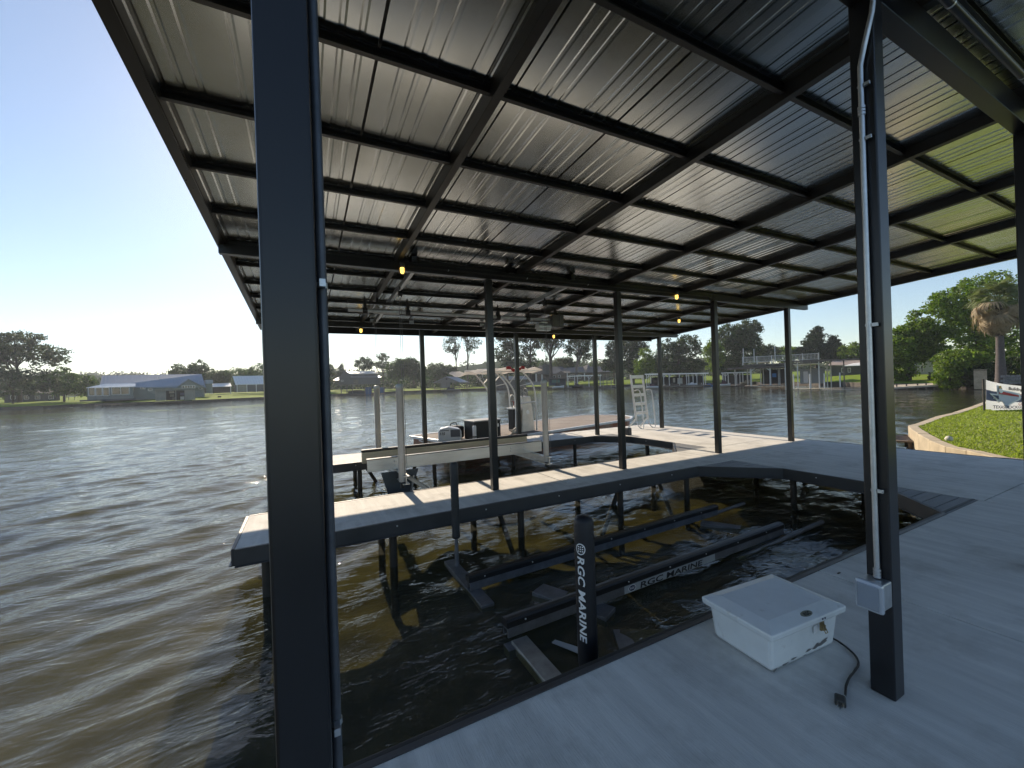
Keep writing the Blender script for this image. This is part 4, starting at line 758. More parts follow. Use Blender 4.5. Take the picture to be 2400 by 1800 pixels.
for k in range(110): px = 2200 + 500 * rng.random(); bankw.append((*uv2w((px - 1200) / F * 60, 60 + rng.uniform(0, 8), rng.uniform(.5, 7.5)), 1.3))
v, f = leaves(np.array(bankw), 40, .35); o = np_mesh('bank_woods', v, f, dk); tag(o, 'dark undergrowth behind the right bank trees', 'woods', kind='stuff')

# ------------------------------------------------------------------ houses and docks across the water
class Far:
    """a thing across the water: foot at bearing px, ground row py, distance D; local x right, y away, z up"""
    def __init__(s, name, label, cat, px, py, D, group=None, turn=0.):
        s.D = D; u, _, z = fr(px, py, D); s.u0 = u; s.z0 = z; s.b = math.atan2(u, D); s.r = math.hypot(u, D)
        s.t = thing(name, label, cat, tuple(uv2w(u, D, z)), -YAW - s.b + turn, group)
    def p(s, px, py, d=0.):          # point of the thing's own front plane seen at that bearing
        u, _, z = fr(px, py, 1.); k = (s.r + d) / (u * math.sin(s.b) + math.cos(s.b)); return k * (u * math.cos(s.b) - math.sin(s.b)), HC + k * (z - HC) - s.z0
    def part(s, name, mb, m, parent=None, bevel=0): return mb.build(name, m, parent or s.t, bevel)
    def box(s, name, x0, y0, x1, y1, d0, d1, m, parent=None, bevel=0):    # outline in px (left, top, right, bottom) and depth range in metres
        a = s.p(x0, y1); c = s.p(x1, y0); return s.part(name, MB().box(a[0], d0, min(a[1], c[1]), c[0], d1, max(a[1], c[1])), m, parent, bevel)
    def post(s, name, px, y0, y1, d, m, w=.14, parent=None):
        a = s.p(px, y1); c = s.p(px, y0); return s.part(name, MB().box(a[0] - w / 2, d - w / 2, a[1], a[0] + w / 2, d + w / 2, c[1]), m, parent)
    def window(s, x0, y0, x1, y1, d=-.02, frame=None, pane=None, nx=1, parent=None):
        a = s.p(x0, y1); c = s.p(x1, y0); X0, X1, Z0, Z1 = a[0], c[0], min(a[1], c[1]), max(a[1], c[1]); fw = min(.12, (X1 - X0) * .18)
        q = MB(); q.box(X0, d - .06, Z0, X1, d, Z0 + fw); q.box(X0, d - .06, Z1 - fw, X1, d, Z1)
        for i in range(nx + 1): x = X0 + (X1 - X0 - fw) * i / nx; q.box(x, d - .06, Z0 + fw, x + fw, d, Z1 - fw)
        w = s.part('window', q, frame or trim, parent); s.part('pane', MB().box(X0 + fw, d - .03, Z0 + fw, X1 - fw, d - .01, Z1 - fw), pane or glass, w); return w
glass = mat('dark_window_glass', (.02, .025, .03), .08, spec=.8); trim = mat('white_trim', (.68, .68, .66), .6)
blue_roof = mat('blue_grey_metal_roof', (.26, .31, .38), .55, .0, var=.08, vscale=.6, stretch=(6, .3, .3)); white_roof = mat('white_metal_roof', (.82, .82, .8), .25, .1, var=.05)
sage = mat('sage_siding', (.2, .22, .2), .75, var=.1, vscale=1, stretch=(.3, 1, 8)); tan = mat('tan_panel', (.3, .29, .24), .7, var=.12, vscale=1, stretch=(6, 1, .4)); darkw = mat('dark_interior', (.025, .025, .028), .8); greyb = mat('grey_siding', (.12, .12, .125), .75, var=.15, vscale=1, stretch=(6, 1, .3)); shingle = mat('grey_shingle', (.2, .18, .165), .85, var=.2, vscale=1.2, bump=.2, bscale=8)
stone = mat('brown_brick_far', (.17, .14, .12), .85, var=.25, vscale=2); weath = mat('weathered_timber', (.16, .14, .12), .85, var=.3, vscale=1.5); wpost = mat('white_post_paint', (.66, .66, .64), .55, var=.08)
def slope(px_pts, F_, d0, d1, th=.12):      # roof plane: lower edge at depth d0 (first two px points), upper edge at depth d1 (last two)
    a, b_, c, d = [F_.p(*p) for p in px_pts]; v = [(a[0], d0, a[1]), (b_[0], d0, b_[1]), (c[0], d1, c[1]), (d[0], d1, d[1])]
    return MB().add(v + [(x, y, z - th) for x, y, z in v], [(0, 1, 2, 3), (7, 6, 5, 4), (0, 4, 5, 1), (1, 5, 6, 2), (2, 6, 7, 3), (3, 7, 4, 0)])
def seams(F_, mb, name, px_pts, d0, d1, n, m, parent):
    a, b_, c, d = [Vector((*F_.p(*p), 0)) for p in px_pts]
    for i in range(n + 1):
        t_ = i / n; lo = a.lerp(b_, t_); hi = d.lerp(c, t_); MB().bar((lo.x, d0, lo.y + .03), (hi.x, d1, hi.y + .03), .05, .06).build(name, m, parent)
# long blue roofed house
h = Far('lake_house', 'long low house with a blue grey metal roof and front gable', 'house', 340, 938, 122)
rp_ = [(233, 908), (482, 907), (477, 874.5), (235, 878)]; rf = h.part('roof', slope(rp_, h, 0, 7), blue_roof); seams(h, None, 'roof_seam', rp_, 0, 7, 34, blue_roof, rf)
h.part('roof', slope([(233, 908), (482, 907), (477, 874.5), (235, 878)], h, 14, 7.05), blue_roof); h.box('wall', 236, 903, 479, 940, .4, 13, sage)
a, c, pk = h.p(413, 910), h.p(479, 909), h.p(441, 890); h.part('gable_wall', MB().xprism([(a[0], a[1]), (c[0], c[1]), (pk[0], pk[1])], -.5, .3), sage)
for e, sgn in ((a, -1), (c, 1)): h.part('gable_roof', MB().bar((e[0] + sgn * .5, 2, e[1] - .1), (pk[0], 2, pk[1] + .25), 5.5, .14, (0, 0, 1)), blue_roof)
h.window(426, 903, 457, 910.5, -.5, nx=5)
h.window(329, 907, 341, 912, .38); h.window(347, 911, 357, 916, .38); h.window(466, 906, 474, 912, .38)
pr_ = [(203, 909), (318, 905.5), (317, 898.5), (245, 899.5)]; h.part('porch_roof', slope(pr_, h, -1.7, .3), white_roof); h.box('porch_wall', 207, 908, 312, 938, -2.8, .2, sage)
for i in range(3): h.window(210 + i * 16.4, 908.5, 225 + i * 16.4, 928, -2.82)
h.window(263, 907, 304, 925.5, -2.82, nx=2); h.part('roof_vent', MB().cbox(*[h.p(372, 885)[0], 4.3, h.p(372, 884)[1] + .1], .5, .4, .35), trim)
h.box('porch_base', 190, 933, 318, 941, -3.4, -2.85, mat('grey_porch_base', (.1, .1, .11), .8)); h.box('annex_roof', 483, 890, 500, 899, 1, 6, blue_roof); h.box('annex_wall', 484, 899, 499, 922, 1.4, 6, sage)
# shoreline boathouse in front of it
h = Far('boathouse', 'flat roofed tan boathouse at the water in front of the blue roofed house', 'boathouse', 410, 941, 113)
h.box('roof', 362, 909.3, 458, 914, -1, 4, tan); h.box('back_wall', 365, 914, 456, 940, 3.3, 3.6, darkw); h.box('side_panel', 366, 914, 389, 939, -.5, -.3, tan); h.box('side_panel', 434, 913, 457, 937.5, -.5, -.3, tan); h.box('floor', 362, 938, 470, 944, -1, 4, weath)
for px in (365.5, 388.5, 412.5, 434, 456.5): h.post('post', px, 914, 939, -.55, tan, .22)
for k, (x, y, w_, hh) in enumerate([(396, 917, 12, 5), (398, 924, 10, 6), (404, 930, 8, 7), (422, 920, 10, 7), (423, 929, 9, 8)]): h.box('shelf', x, y, x + w_, y + hh, 2.6, 2.9, [trim, tan, weath, mat('blue_goods', (.08, .1, .2), .6), trim][k])
# shed with white seamed roof
h = Far('garden_shed', 'shed with a bright white ribbed roof right of the blue roofed house', 'shed', 590, 919, 152)
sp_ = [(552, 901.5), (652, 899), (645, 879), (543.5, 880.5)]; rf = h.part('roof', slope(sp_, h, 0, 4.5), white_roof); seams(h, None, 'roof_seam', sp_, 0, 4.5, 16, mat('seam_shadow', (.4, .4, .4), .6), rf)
h.box('wall', 549, 900, 650, 919.5, .6, 5, greyb); h.box('door', 557, 903, 578, 918.5, .5, .58, tan)
for px in (556, 579, 601, 622, 648): h.post('post', px, 901, 919, .2, trim, .25)
h = Far('carport', 'low white roofed carport between the blue house and the ribbed shed', 'carport', 512, 922, 158)
h.part('roof', slope([(480, 907), (543, 905), (540, 897), (488, 899)], h, 0, 4), white_roof); h.box('back_wall', 483, 906, 541, 922, 3, 3.3, darkw)
for px in (482, 494.5, 497.5, 541): h.post('post', px, 906, 923, .2, trim, .3)
h = Far('grey_cottage', 'dim grey cottage in the shade under the large airy tree', 'cottage', 70, 944, 130); h.box('wall', 10, 922, 140, 945, 0, 6, greyb); h.part('roof', slope([(5, 923), (145, 919), (140, 908), (15, 912)], h, -.6, 3.5), shingle)
for px in (30, 62, 88, 120): h.window(px - 6, 927, px + 6, 936, -.02)
h.post('porch_post', 152, 918, 941, -1, trim, .4); h.box('porch_beam', 134, 916.5, 154, 919, -1.2, 1, trim)
h = Far('fishing_pier', 'small dark fishing pier below the blue roofed house', 'pier', 250, 953, 107); h.box('deck', 219, 947, 286, 950, -1, 1, weath)
for px in (222, 242, 262, 280): h.post('leg', px, 949, 957, -.6, weath, .3)
h = Far('park_grill', 'small black grill on the lawn left of the large column', 'grill', 514, 933, 128); h.box('body', 510, 928, 518.5, 931, -.3, .3, rubber); h.post('leg', 511.5, 930, 933.5, 0, rubber, .1); h.post('leg', 517, 930, 933.5, 0, rubber, .1)
h = Far('picnic_table', 'white topped picnic table in front of the grey cottage', 'table', 168, 938, 120); h.box('top', 158, 928.5, 179, 930.5, -.5, .5, trim); h.post('leg', 161, 930, 938, 0, weath, .12); h.post('leg', 175, 930, 938, 0, weath, .12)
# barn
h = Far('barn', 'dark monitor roofed barn with a bright white upper roof', 'barn', 845, 901, 190); h.part('upper_roof', slope([(821, 877.5), (888, 874.5), (873, 868.5), (809, 869)], h, 0, 6), white_roof); h.box('upper_wall', 815, 874, 882, 884, .5, 8, greyb)
h.part('lower_roof', slope([(822, 885.5), (893, 885), (885, 880), (818, 881)], h, -2.5, .5), shingle); h.box('wall', 796, 884, 891, 902, -2, 9, greyb); g = h.p(796, 884); pk = h.p(808, 868.5); h.part('end_wall', MB().xprism([(h.p(795, 901)[0], h.p(795, 901)[1]), (h.p(822, 900)[0], h.p(822, 900)[1]), (h.p(822, 878)[0], h.p(822, 878)[1]), (pk[0], pk[1]), (g[0], g[1])], -2.3, -2), greyb)
h.part('side_roof', slope([(777, 893), (796, 891), (796, 882), (790, 884)], h, -1, 3), white_roof); h.box('side_wall', 781, 890, 797, 901, 0, 5, greyb); h.box('door', 829, 890, 840, 900.5, -2.06, -2.02, weath); h.window(800, 891, 805, 894.5, -2.32); h.part('wing_roof', slope([(884, 886), (893, 884), (889, 880), (884, 880)], h, -3, 0), white_roof)
# lift with blue barrels
h = Far('boat_shelter', 'low flat roofed boat shelter with two blue tanks at the waterline', 'boat shelter', 850, 926, 163); h.box('roof', 790, 899.8, 902, 902.5, -2, 4, weath); h.box('floor', 792, 923, 902, 926.5, -2, 3, weath)
for px in (800.5, 814, 827, 856, 871, 888, 900): h.post('post', px, 902, 926, -1.5, weath, .3)
for x0, x1 in ((855.5, 863), (864, 871.5), (890, 895), (895.5, 901)): h.box('tank', x0, 907.5, x1, 921 if x0 > 880 else 926, -1.2, .4, mat('blue_tank', (.035, .09, .2), .5, var=.15))
h = Far('covered_boat', 'dark covered boat sheltered left of the blue tanks', 'boat', 834, 924, 162); q = MB(); a = h.p(816, 923); c = h.p(854, 922); t1 = h.p(835, 914); q.add([(a[0], -1, a[1]), (c[0], -1, c[1]), (c[0] + .6, 0, c[1] + .8), (c[0], 1, c[1]), (a[0], 1, a[1]), (a[0], -1, a[1] + .9), (t1[0], -.7, t1[1]), (t1[0] + 2, -.6, t1[1] - .2), (t1[0] + 2, .6, t1[1] - .2), (t1[0], .7, t1[1]), (a[0], 1, a[1] + .9)], [(0, 1, 2, 7, 6, 5), (3, 4, 10, 9, 8, 2), (5, 6, 9, 10), (6, 7, 8, 9), (7, 2, 8), (0, 5, 10, 4)]); h.part('cover', q, rubber); h.box('hull', 817, 921, 852, 924.5, -.9, .9, greyb)
# two gabled boathouses on stilts
def gable_boathouse(label, px0, px1, pkx, pky, evy, basey, D, roofm, wallm, closed):
    h = Far('gable_boathouse', label, 'boathouse', (px0 + px1) / 2, basey, D, 'gabled boathouses on stilts'); L_ = 9
    w0 = px0; gw = (pkx - px0) * 2; w1 = px0 + gw
    a, c, k = h.p(w0, evy), h.p(w1, evy - 1.2), h.p(pkx, pky); sh = h.p(px1, evy - 3)[0] - c[0]
    h.part('gable_wall', MB().xprism([(a[0] + .3, a[1]), (c[0] - .3, c[1]), (k[0], k[1] - .25)], 0, .2), wallm)
    v = lambda p, y, dx=0, dz=0: (p[0] + dx, y, p[1] + dz)
    for e in (a, c):
        q = MB(); V = [v(e, -.5), v(k, -.5), v(k, L_, sh), v(e, L_, sh)]; q.add(V + [(x, y, z - .18) for x, y, z in V], [(0, 1, 2, 3), (7, 6, 5, 4), (0, 4, 5, 1), (1, 5, 6, 2), (2, 6, 7, 3), (3, 7, 4, 0)]); h.part('roof', q, roofm)
    h.part('floor', MB().box(a[0] + .3, 0, h.p(px0, basey - 3)[1], c[0] + sh, L_, h.p(px0, basey - 3)[1] + .25), weath)
    for i in range(5):
        t_ = i / 4; x = a[0] + .5 + (c[0] - a[0] - 1) * t_
        for y in (.1, L_ - .2): h.part('post', MB().box(x - .12 + sh * y / L_, y, h.p(px0, basey + 2)[1], x + .12 + sh * y / L_, y + .25, a[1] + .05), weath)
    for y in (2.5, 5, 7): h.part('post', MB().box(c[0] - .4 + sh * y / L_, y, h.p(px0, basey + 2)[1], c[0] - .15 + sh * y / L_, y + .25, a[1] + .05), weath)
    x0 = a[0] + (.22 if closed else .3) * (c[0] - a[0]); x1 = a[0] + (.95 if closed else .62) * (c[0] - a[0]); h.part('store_room', MB().box(x0, .4, h.p(px0, basey - 3)[1] + .26, x1, 5 if not closed else L_ - .5, a[1] - .05), wallm); h.part('attic_vent', MB().cbox(k[0], -.02, (a[1] + k[1]) / 2 + .2, .7, .06, .6), darkw)
    if closed: h.part('side_wall', MB().bar((x1 + .1, .6, a[1] * .5 + .2), (x1 + sh * .9, L_ - .6, a[1] * .5 + .2), .2, a[1] * .8), greyb)
    return h
gable_boathouse('open gabled boathouse on stilts left of the tall pines', 1015, 1101, 1046.5, 882.5, 897, 914, 188, mat('metal_roof_mid', (.2, .23, .28), .5, .2), mat('tan_gable', (.2, .19, .17), .8), False)
gable_boathouse('closed dark gabled boathouse seen under the barge canopy', 1157, 1241, 1169, 882.5, 891, 914, 182, mat('pale_metal_roof', (.4, .41, .42), .5, .2), greyb, True)
# pale raised house
h = Far('raised_house', 'pale raised house with outside stairs beside the pines', 'house', 1135, 897, 220); h.box('wall', 1116, 872, 1165, 896, 0, 8, mat('pale_siding', (.4, .41, .4), .7)); h.part('roof', slope([(1109, 874), (1172, 872), (1160, 863.5), (1118, 864.5)], h, -.8, 4), white_roof)
for px in (1120, 1127, 1134, 1142, 1150): h.window(px - 2.4, 876, px + 2.4, 886, -.02)
a, c = h.p(1117, 896), h.p(1127, 887); h.part('stair', MB().bar((a[0], -1, a[1]), (c[0], -1, c[1]), 1.0, .3), trim); h.part('stair_rail', MB().bar((a[0], -1.5, a[1] + 1), (c[0], -1.5, c[1] + 1), .1, .1), trim)
# long grey brown house
h = Far('brown_house', 'long grey brown shingled house with a wide chimney block', 'house', 1330, 896, 166); h.box('wall', 1236, 872, 1428, 897, .6, 9, stone)
h.part('roof', slope([(1230, 875), (1262, 874.5), (1260, 856.5), (1238, 857)], h, -.8, 5), shingle); h.part('roof', slope([(1260, 877), (1278, 877), (1274, 856.5), (1263, 857)], h, -1.6, 4), shingle); h.box('chimney', 1272, 853.5, 1291, 878, -1.2, 1.5, mat('grey_chimney', (.13, .135, .14), .8, var=.1)); h.box('chimney_cap', 1270.5, 855, 1293, 857, -1.4, 1.7, shingle); h.box('chimney_pot', 1275, 851.5, 1277, 855, -.2, .3, weath); h.box('chimney_pot', 1278.5, 851, 1280.5, 855, -.2, .3, weath)
h.part('roof', slope([(1292, 876), (1330, 874.5), (1318, 858), (1294, 858.5)], h, -.4, 5), mat('blue_shingle', (.12, .13, .15), .85, var=.2)); h.part('roof', slope([(1324, 874), (1372, 872), (1366, 858.5), (1317, 862)], h, -1.5, 4), shingle); h.part('roof', slope([(1372, 873), (1391, 873), (1380, 853), (1367, 858)], h, -1.8, 3), shingle); h.part('roof', slope([(1388, 873), (1432, 871), (1412, 858), (1384, 858)], h, -.5, 4), mat('blue_shingle', (.12, .13, .15), .85))
a, c, k = h.p(1298, 879), h.p(1330, 878), h.p(1315, 869.5); h.part('dormer', MB().xprism([(a[0], a[1]), (c[0], c[1]), (k[0], k[1])], -1.2, 1), stone)
for px in (1243, 1250): h.box('porch_opening', px, 877, px + 6, 893, .52, .58, darkw)
for px in (1257.5, 1271): h.post('column', px, 876, 895, -1, trim, .6)
h.window(1296, 880, 1302, 886, -.02 + .58); h.window(1308, 879, 1314, 884.5, -1.22); h.window(1336, 877, 1346, 887, .56, nx=2); h.window(1352, 877, 1362, 887, .56, nx=2); h.window(1398, 876, 1408, 884, .56, nx=2); h.box('terrace_wall', 1236, 894, 1275, 903, -6, -5.7, mat('pale_terrace', (.32, .31, .29), .8))
for px in (1330, 1370): h.post('column', px, 875, 893, -1.4, trim, .4)
# mid docks
def shelter(name, label, px0, px1, roof_y, th, post_y, D, posts, roofm, postm, depth=6, floor=True, braces=(), slope_dy=0., floor_px=None, pw=.16, lean=0):
    h = Far(name, label, 'boat shelter', (px0 + px1) / 2, post_y, D); m1 = (px1 - px0)
    a, c = h.p(px0, roof_y), h.p(px1, roof_y - math.tan(-ROLL) * m1 - slope_dy)
    q = MB(); V = [(a[0], 0, a[1]), (c[0], 0, c[1]), (c[0] - lean, depth, c[1] + .0), (a[0] + lean, depth, a[1])]; tz = th * D / F
    q.add(V + [(x, y, z - tz) for x, y, z in V], [(0, 1, 2, 3), (7, 6, 5, 4), (0, 4, 5, 1), (1, 5, 6, 2), (2, 6, 7, 3), (3, 7, 4, 0)]); h.part('roof', q, roofm)
    for px in posts:
        for d in (.3, depth - .4): h.post('post', px, roof_y + th - math.tan(-ROLL) * (px - px0), post_y - math.tan(-ROLL) * (px - (px0 + px1) / 2) + 2, d, postm, pw if d < 1 else pw * .8)
    for px, s_ in braces:
        b0_ = h.p(px, roof_y + th + 7 - math.tan(-ROLL) * (px - px0)); b1_ = h.p(px + s_ * 6, roof_y + th - math.tan(-ROLL) * (px - px0)); h.part('brace', MB().bar((b0_[0], .3, b0_[1]), (b1_[0], .3, b1_[1]), pw * .8, pw * .8), postm)
    if floor:
        f0, f1 = floor_px or (px0, px1); e0, e1 = h.p(f0, post_y - math.tan(-ROLL) * (f0 - (px0 + px1) / 2)), h.p(f1, post_y - math.tan(-ROLL) * (f1 - (px0 + px1) / 2)); h.part('floor', MB().box(e0[0], -.8, min(e0[1], e1[1]) - .2, e1[0], depth, max(e0[1], e1[1]) + .0), weath)
    return h
h = shelter('boat_shelter', 'flat white roofed shelter on thin posts before the brown house', 1328, 1410, 881, 2, 907, 126, [1331, 1347, 1354, 1381, 1408], white_roof, wpost, 6, True, [(1331, 1), (1381, -1), (1381, 1)])
h = shelter('boat_shelter', 'dim blue shelter with a parked watercraft, left of the white roofed one', 1285, 1328, 886, 1.5, 907, 128, [1287, 1306, 1326], greyb, weath, 6); h.box('back_wall', 1286, 887, 1328, 905, 5, 5.2, mat('blue_shed_wall', (.04, .07, .11), .7)); h.box('teal_panel', 1293, 889, 1312, 897, 4.8, 4.95, mat('teal_panel_m', (.06, .2, .22), .6))
h = Far('timber_pergola', 'pale timber arched pergola dock between the two right posts', 'pergola', 1430, 910, 126)
for k in range(4): h.box('slat', 1412, 875.5 + k * 2.2, 1446, 876.7 + k * 2.2, -.3, 3, lumber)
for px in (1414, 1423, 1433, 1443): h.post('post', px, 876, 911, 0, tan, .2)
h.part('arch', MB().tube([(h.p(1424 + 9.5 * (1 - math.cos(a)) , 890 - 5 * math.sin(a))[0], 0, h.p(1424 + 9.5 * (1 - math.cos(a)), 890 - 5 * math.sin(a))[1]) for a in np.linspace(0, 3.14, 9)], .12, 6), tan); h.box('floor', 1408, 906, 1450, 909, -.5, 4, weath)
h = shelter('boathouse', 'wide pale flat roofed boathouse with many white posts', 1511, 1661, 876, 2.6, 904, 98, [1516, 1526, 1556, 1569, 1593, 1610, 1615, 1625, 1634, 1649, 1654], white_roof, wpost, 9, True, [(1516, 1), (1556, -1), (1556, 1), (1569, 1), (1634, -1)], -2.5, (1552, 1665), .17, 1.2); h.t['category'] = 'boathouse'
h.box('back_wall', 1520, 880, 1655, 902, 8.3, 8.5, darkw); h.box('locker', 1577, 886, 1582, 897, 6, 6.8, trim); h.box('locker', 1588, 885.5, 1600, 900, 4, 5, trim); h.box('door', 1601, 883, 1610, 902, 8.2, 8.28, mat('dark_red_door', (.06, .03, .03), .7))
h = shelter('boat_shelter', 'small white roofed shelter with an arched front left of the two storey dock', 1690, 1762, 873.5, 2, 903, 90, [1694, 1700, 1707, 1724, 1727, 1735, 1742, 1753], white_roof, wpost, 6, True, [(1700, -1), (1700, 1), (1724, -1), (1724, 1)], 0, (1700, 1765)); h.box('back_wall', 1692, 878, 1760, 900, 5.6, 5.8, darkw)
# two storey dock
h = Far('two_storey_dock', 'two storey dock with a white railed upper deck and braced white posts', 'dock', 1800, 904, 76); h.box('upper_deck', 1741, 851, 1925, 855.5, -.5, 8, weath); h.box('lower_roof', 1706, 860, 1860, 862.5, -1.5, 8, weath)
a, c = h.p(1741, 838), h.p(1918, 833); zt = h.p(1741, 838)[1]; zl = h.p(1741, 850)[1]
for z in (zt, zl): h.part('rail', MB().bar((a[0], -.4, z), (c[0], -.4, z), .09, .07), wpost)
for i in range(60): x = a[0] + (c[0] - a[0]) * i / 59; h.part('baluster', MB().box(x - .025, -.43, zl, x + .025, -.38, zt), wpost)
for i in range(6): x = a[0] + (c[0] - a[0]) * i / 5; h.part('rail_post', MB().box(x - .08, -.48, zl - .6, x + .08, -.32, zt + .12), wpost)
for px, y0 in ((1743, 817), (1768, 818), (1817, 811)): h.post('mast', px, y0, 850, -.3, wpost, .14)
for px in (1722, 1752, 1761, 1783, 1790, 1806, 1826, 1829, 1842): h.post('post', px, 862, 905, -1 if px in (1761, 1806) else 2, wpost, .26 if px in (1761, 1806) else .16)
for px, s_ in ((1761, 1), (1806, -1)): b0_, b1_ = h.p(px, 870), h.p(px + s_ * 10, 862); h.part('brace', MB().bar((b0_[0], -1, b0_[1]), (b1_[0], -1, b1_[1]), .18, .18), wpost)
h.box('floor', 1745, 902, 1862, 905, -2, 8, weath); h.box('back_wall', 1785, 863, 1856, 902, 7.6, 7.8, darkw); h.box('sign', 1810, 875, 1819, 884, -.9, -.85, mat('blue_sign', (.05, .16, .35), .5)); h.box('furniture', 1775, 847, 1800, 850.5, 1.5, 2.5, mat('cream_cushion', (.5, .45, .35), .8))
# lift dock, nearer
h = Far('lift_dock', 'flat roofed lift dock with grey shed and four white guide posts', 'dock', 1920, 914, 56)
h.part('roof', slope([(1836, 846), (2040, 838.5), (2040, 836), (1850, 842)], h, 0, 7, .25), weath); h.box('shed_wall', 1872, 861, 1934, 901, 5, 8, mat('grey_shed_wall', (.26, .28, .29), .7, var=.06, vscale=1, stretch=(10, 1, .2))); h.box('shed_door', 1881, 870, 1891.5, 899, 4.94, 4.99, mat('white_door', (.6, .6, .62), .5)); h.box('inner_roof', 1858, 850, 1921, 855, 2, 9, white_roof)
for px in (1842, 1870.5, 1900, 1921, 1941.5, 1951, 1980): h.post('post', px, 845 if px < 1960 else 841, 915, .5 if px in (1842, 1870.5, 1921, 1980) else 5, wpost if px < 1960 else weath, .14)
for px, y0, y1 in ((1861, 877, 911), (1898.5, 876, 910), (1932.5, 875, 909), (1969, 873, 907)): h.part('guide_post', MB().tube([(h.p(px, y1)[0], -.5, h.p(px, y1)[1]), (h.p(px, y0)[0] - .05, -.5, h.p(px, y0)[1])], .075, 10), pvc)
h.box('walkway', 1817, 914, 1960, 918, -2.2, -.6, mat('pale_deck_boards', (.42, .37, .3), .8, var=.2, vscale=2)); h.box('walkway', 1862, 908.5, 2045, 912, -.4, 1.6, mat('pale_deck_boards', (.42, .37, .3), .8)); h.box('walkway', 1925, 911, 2045, 916.5, -2.4, -.9, mat('pale_deck_boards', (.42, .37, .3), .8))
for px in (1822, 1846, 1872, 1903, 1924, 1948, 1956, 1981, 2005): h.post('pile', px, 915, 928, -1.5, weath, .16)
for px in (1874, 1884, 1904, 1952): h.box('lift_frame', px, 914, px + 8, 919, -2, -1, alumd)
b0_, b1_ = h.p(1932, 854), h.p(1948, 878); h.part('brace', MB().bar((b0_[0], 3, b0_[1]), (b1_[0], 3, b1_[1]), .08, .08), wpost)
for px in (1937, 1944.5): q = MB(); p0 = h.p(px, 867.3); q.lathe([(0, .12), (.12, .1), (.15, 0), (.12, -.1), (0, -.12)], 10, (p0[0], 3, p0[1])); h.part('lamp_globe', q, wpost)
h = Far('low_house', 'low dark house with a pale pink roof behind the lift dock', 'house', 1985, 905, 92); h.part('roof', slope([(1940, 856), (2060, 853), (2050, 842), (1950, 845)], h, 0, 5), mat('pink_shingle', (.3, .24, .21), .85)); h.box('wall', 1948, 854, 2055, 893, .6, 6, mat('dark_house_wall', (.08, .08, .08), .8)); h.part('gable_roof', slope([(1975, 858), (2050, 855), (2050, 846), (2000, 851)], h, -2, 1), trim)
for px in (1975, 1990, 2030): h.window(px - 3, 862, px + 4, 873, .56)
h.box('garden_wall', 1935, 893.5, 2050, 896, -6, -5.7, wall_m); h.box('garden_wall', 1935, 897.5, 2050, 902, -8, -7.7, wall_m)
h = Far('shore_walkway', 'long low boardwalk on short piles along the right bank', 'boardwalk', 2150, 905, 47); h.part('deck', slope([(2020, 912.5), (2207, 900.5), (2207, 897.5), (2020, 906)], h, -.5, 1.2, .2), mat('pale_deck_boards', (.42, .37, .3), .8))
for px in (2040, 2060, 2080, 2102, 2125, 2151, 2171, 2190): h.post('pile', px, 906 - (px - 2020) * .05, 919 - (px - 2020) * .04, 0, weath, .14)
h = Far('white_cottage', 'pale cottage wall glimpsed beneath the right bank trees', 'cottage', 2165, 882, 66); h.box('wall', 2130, 838, 2186, 884, 0, 5, mat('cream_wall', (.42, .41, .37), .75)); h.part('roof', slope([(2124, 841), (2192, 838), (2180, 826), (2135, 828)], h, -.6, 3), shingle); h.window(2158, 856, 2164, 872, -.02); h.box('door', 2140, 858, 2148, 882, -.06, -.02, weath)
h = Far('grey_pillar', 'mottled grey garden wall stub beside the palm on the right bank', 'wall', 2298, 911, 42); h.box('body', 2283, 868, 2313, 912, 0, .6, wall_m); h.box('cap', 2282, 865.5, 2314, 868, -.1, .7, wall_m)
h = Far('stone_wall', 'low rough stone wall behind the banner', 'wall', 2380, 895, 38); 
for j in range(4):
    for i in range(12): h.box('stone', 2345 + i * 12 + (6 if j % 2 else 0), 880 + j * 5.2 - i * .4, 2356 + i * 12 + (6 if j % 2 else 0), 884.8 + j * 5.2 - i * .4, .02 * ((i * 7 + j * 3) % 4), .5, mat('rough_stone', (.22, .22, .22), .85, var=.35, vscale=2))
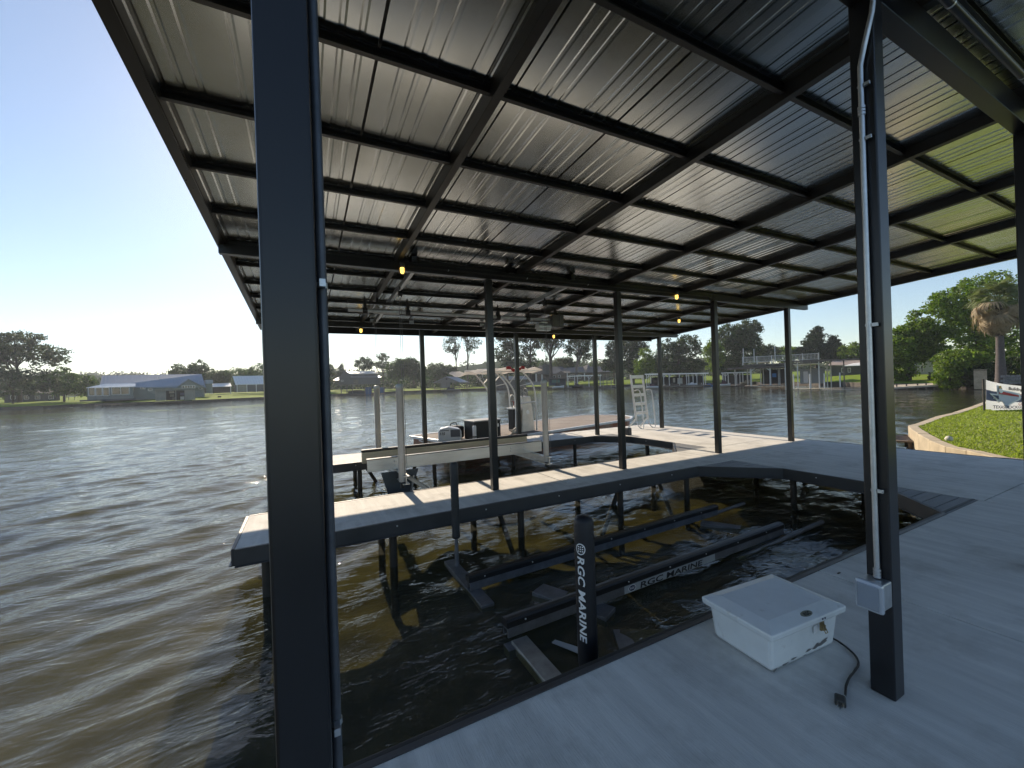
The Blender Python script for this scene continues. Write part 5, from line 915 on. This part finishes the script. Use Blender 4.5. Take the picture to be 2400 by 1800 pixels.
# small craft
def craft(name, label, cat, px0, px1, py, D, hullm, topm, hh=5., th=4., shape=0, group='boats moored at the far docks'):
    h = Far(name, label, cat, (px0 + px1) / 2, py, D, group); a, c = h.p(px0, py)[0], h.p(px1, py)[0]; H_ = hh * D / F; T_ = th * D / F; w = min(1.1, (c - a) * .25)
    sec = [(0, .55, .75), (.25, 1, 1), (.6, 1, 1), (.85, .75, 1.12), (1, .05, 1.3)] if shape == 0 else [(0, .9, 1), (.3, 1, 1), (.7, 1, 1), (.92, .8, 1), (1, .5, 1)]
    q = MB(); k = 5
    for s_, b_, z in sec:
        x = a + (c - a) * s_
        for yy, zz in ((-1, z), (-.7, .35), (0, .0), (.7, .35), (1, z)): q.v.append((x, yy * w * b_, zz * H_))
    for i in range(len(sec) - 1):
        for j in range(k - 1): q.f.append((i * k + j, (i + 1) * k + j, (i + 1) * k + j + 1, i * k + j + 1)); q.sm.append(True)
        q.f.append((i * k, i * k + k - 1, (i + 1) * k + k - 1, (i + 1) * k)); q.sm.append(False)
    q.f.append((0, 1, 2, 3, 4)); q.sm.append(False); h.part('hull', q, hullm)
    L_ = c - a; q = MB(); q.add([(a + L_ * .2, -w * .6, H_ * .95), (a + L_ * .72, -w * .6, H_ * .95), (a + L_ * .6, -w * .45, H_ + T_), (a + L_ * .35, -w * .45, H_ + T_ * .9), (a + L_ * .2, w * .6, H_ * .95), (a + L_ * .72, w * .6, H_ * .95), (a + L_ * .6, w * .45, H_ + T_), (a + L_ * .35, w * .45, H_ + T_ * .9)], [(0, 1, 2, 3), (7, 6, 5, 4), (3, 2, 6, 7), (0, 3, 7, 4), (1, 5, 6, 2)]); h.part('cabin', q, topm)
    h.part('seat', MB().box(a + L_ * .3, -w * .3, H_ * .9, a + L_ * .42, w * .3, H_ + T_ * 1.25), rubber); return h
wh = mat('white_hull', (.65, .66, .68), .35); dkh = mat('dark_red_hull', (.07, .02, .03), .4); blh = mat('blue_hull', (.09, .2, .45), .45)
h = craft('pontoon_boat', 'white pontoon boat with a sun top at the left end of the pale boathouse', 'boat', 1515, 1545, 911, 99, wh, dkh, 6, 5, 1)
for px in (1525, 1543): h.post('canopy_pole', px, 881, 904, 0, alumw, .08)
h.box('canopy', 1522, 880, 1546, 883, -1, 1, mat('tan_canopy', (.4, .36, .32), .8))
craft('jet_ski', 'white watercraft on the dock of the pale boathouse', 'watercraft', 1612, 1634, 904, 97, wh, wh, 5, 3); craft('runabout_boat', 'blue covered runabout right of the pale boathouse', 'boat', 1649, 1676, 909, 96, blh, blh, 6, 4); craft('motor_boat', 'dark hulled motor boat under the arched white shelter', 'boat', 1684, 1712, 907, 88, wh, dkh, 7, 8); craft('fishing_boat', 'camouflage brown fishing boat on a lift before the two storey dock', 'boat', 1735, 1773, 902, 80, mat('camo_hull', (.18, .16, .12), .6, var=.5, vscale=3), mat('camo_hull', (.18, .16, .12), .6), 7, 5)
craft('jet_ski', 'black and white watercraft by the dim blue shelter', 'watercraft', 1294, 1322, 911, 126, wh, rubber, 6, 5); craft('row_boat', 'dark boat under the flat white roofed shelter', 'boat', 1340, 1366, 910, 125, rubber, rubber, 6, 5); craft('pontoon_boat', 'low grey boat under the open gabled boathouse', 'boat', 1037, 1080, 917, 186, greyb, rubber, 5, 4, 1)

# ------------------------------------------------------------------ summer haze over the lake
hz = MB().box(-420, -60, -2.6, 520, 760, 60).build('haze', bpy.data.materials.new('haze')); tag(hz, 'thin summer haze over the lake', 'haze', kind='stuff')
hm = hz.data.materials[0]; hm.use_nodes = True; ht = hm.node_tree; ht.nodes.remove(ht.nodes['Principled BSDF'])
pv = ht.nodes.new('ShaderNodeVolumePrincipled'); pv.inputs['Color'].default_value = (.86, .92, 1, 1); pv.inputs['Density'].default_value = .0004; pv.inputs['Anisotropy'].default_value = .2
ht.links.new(pv.outputs[0], ht.nodes['Material Output'].inputs['Volume'])
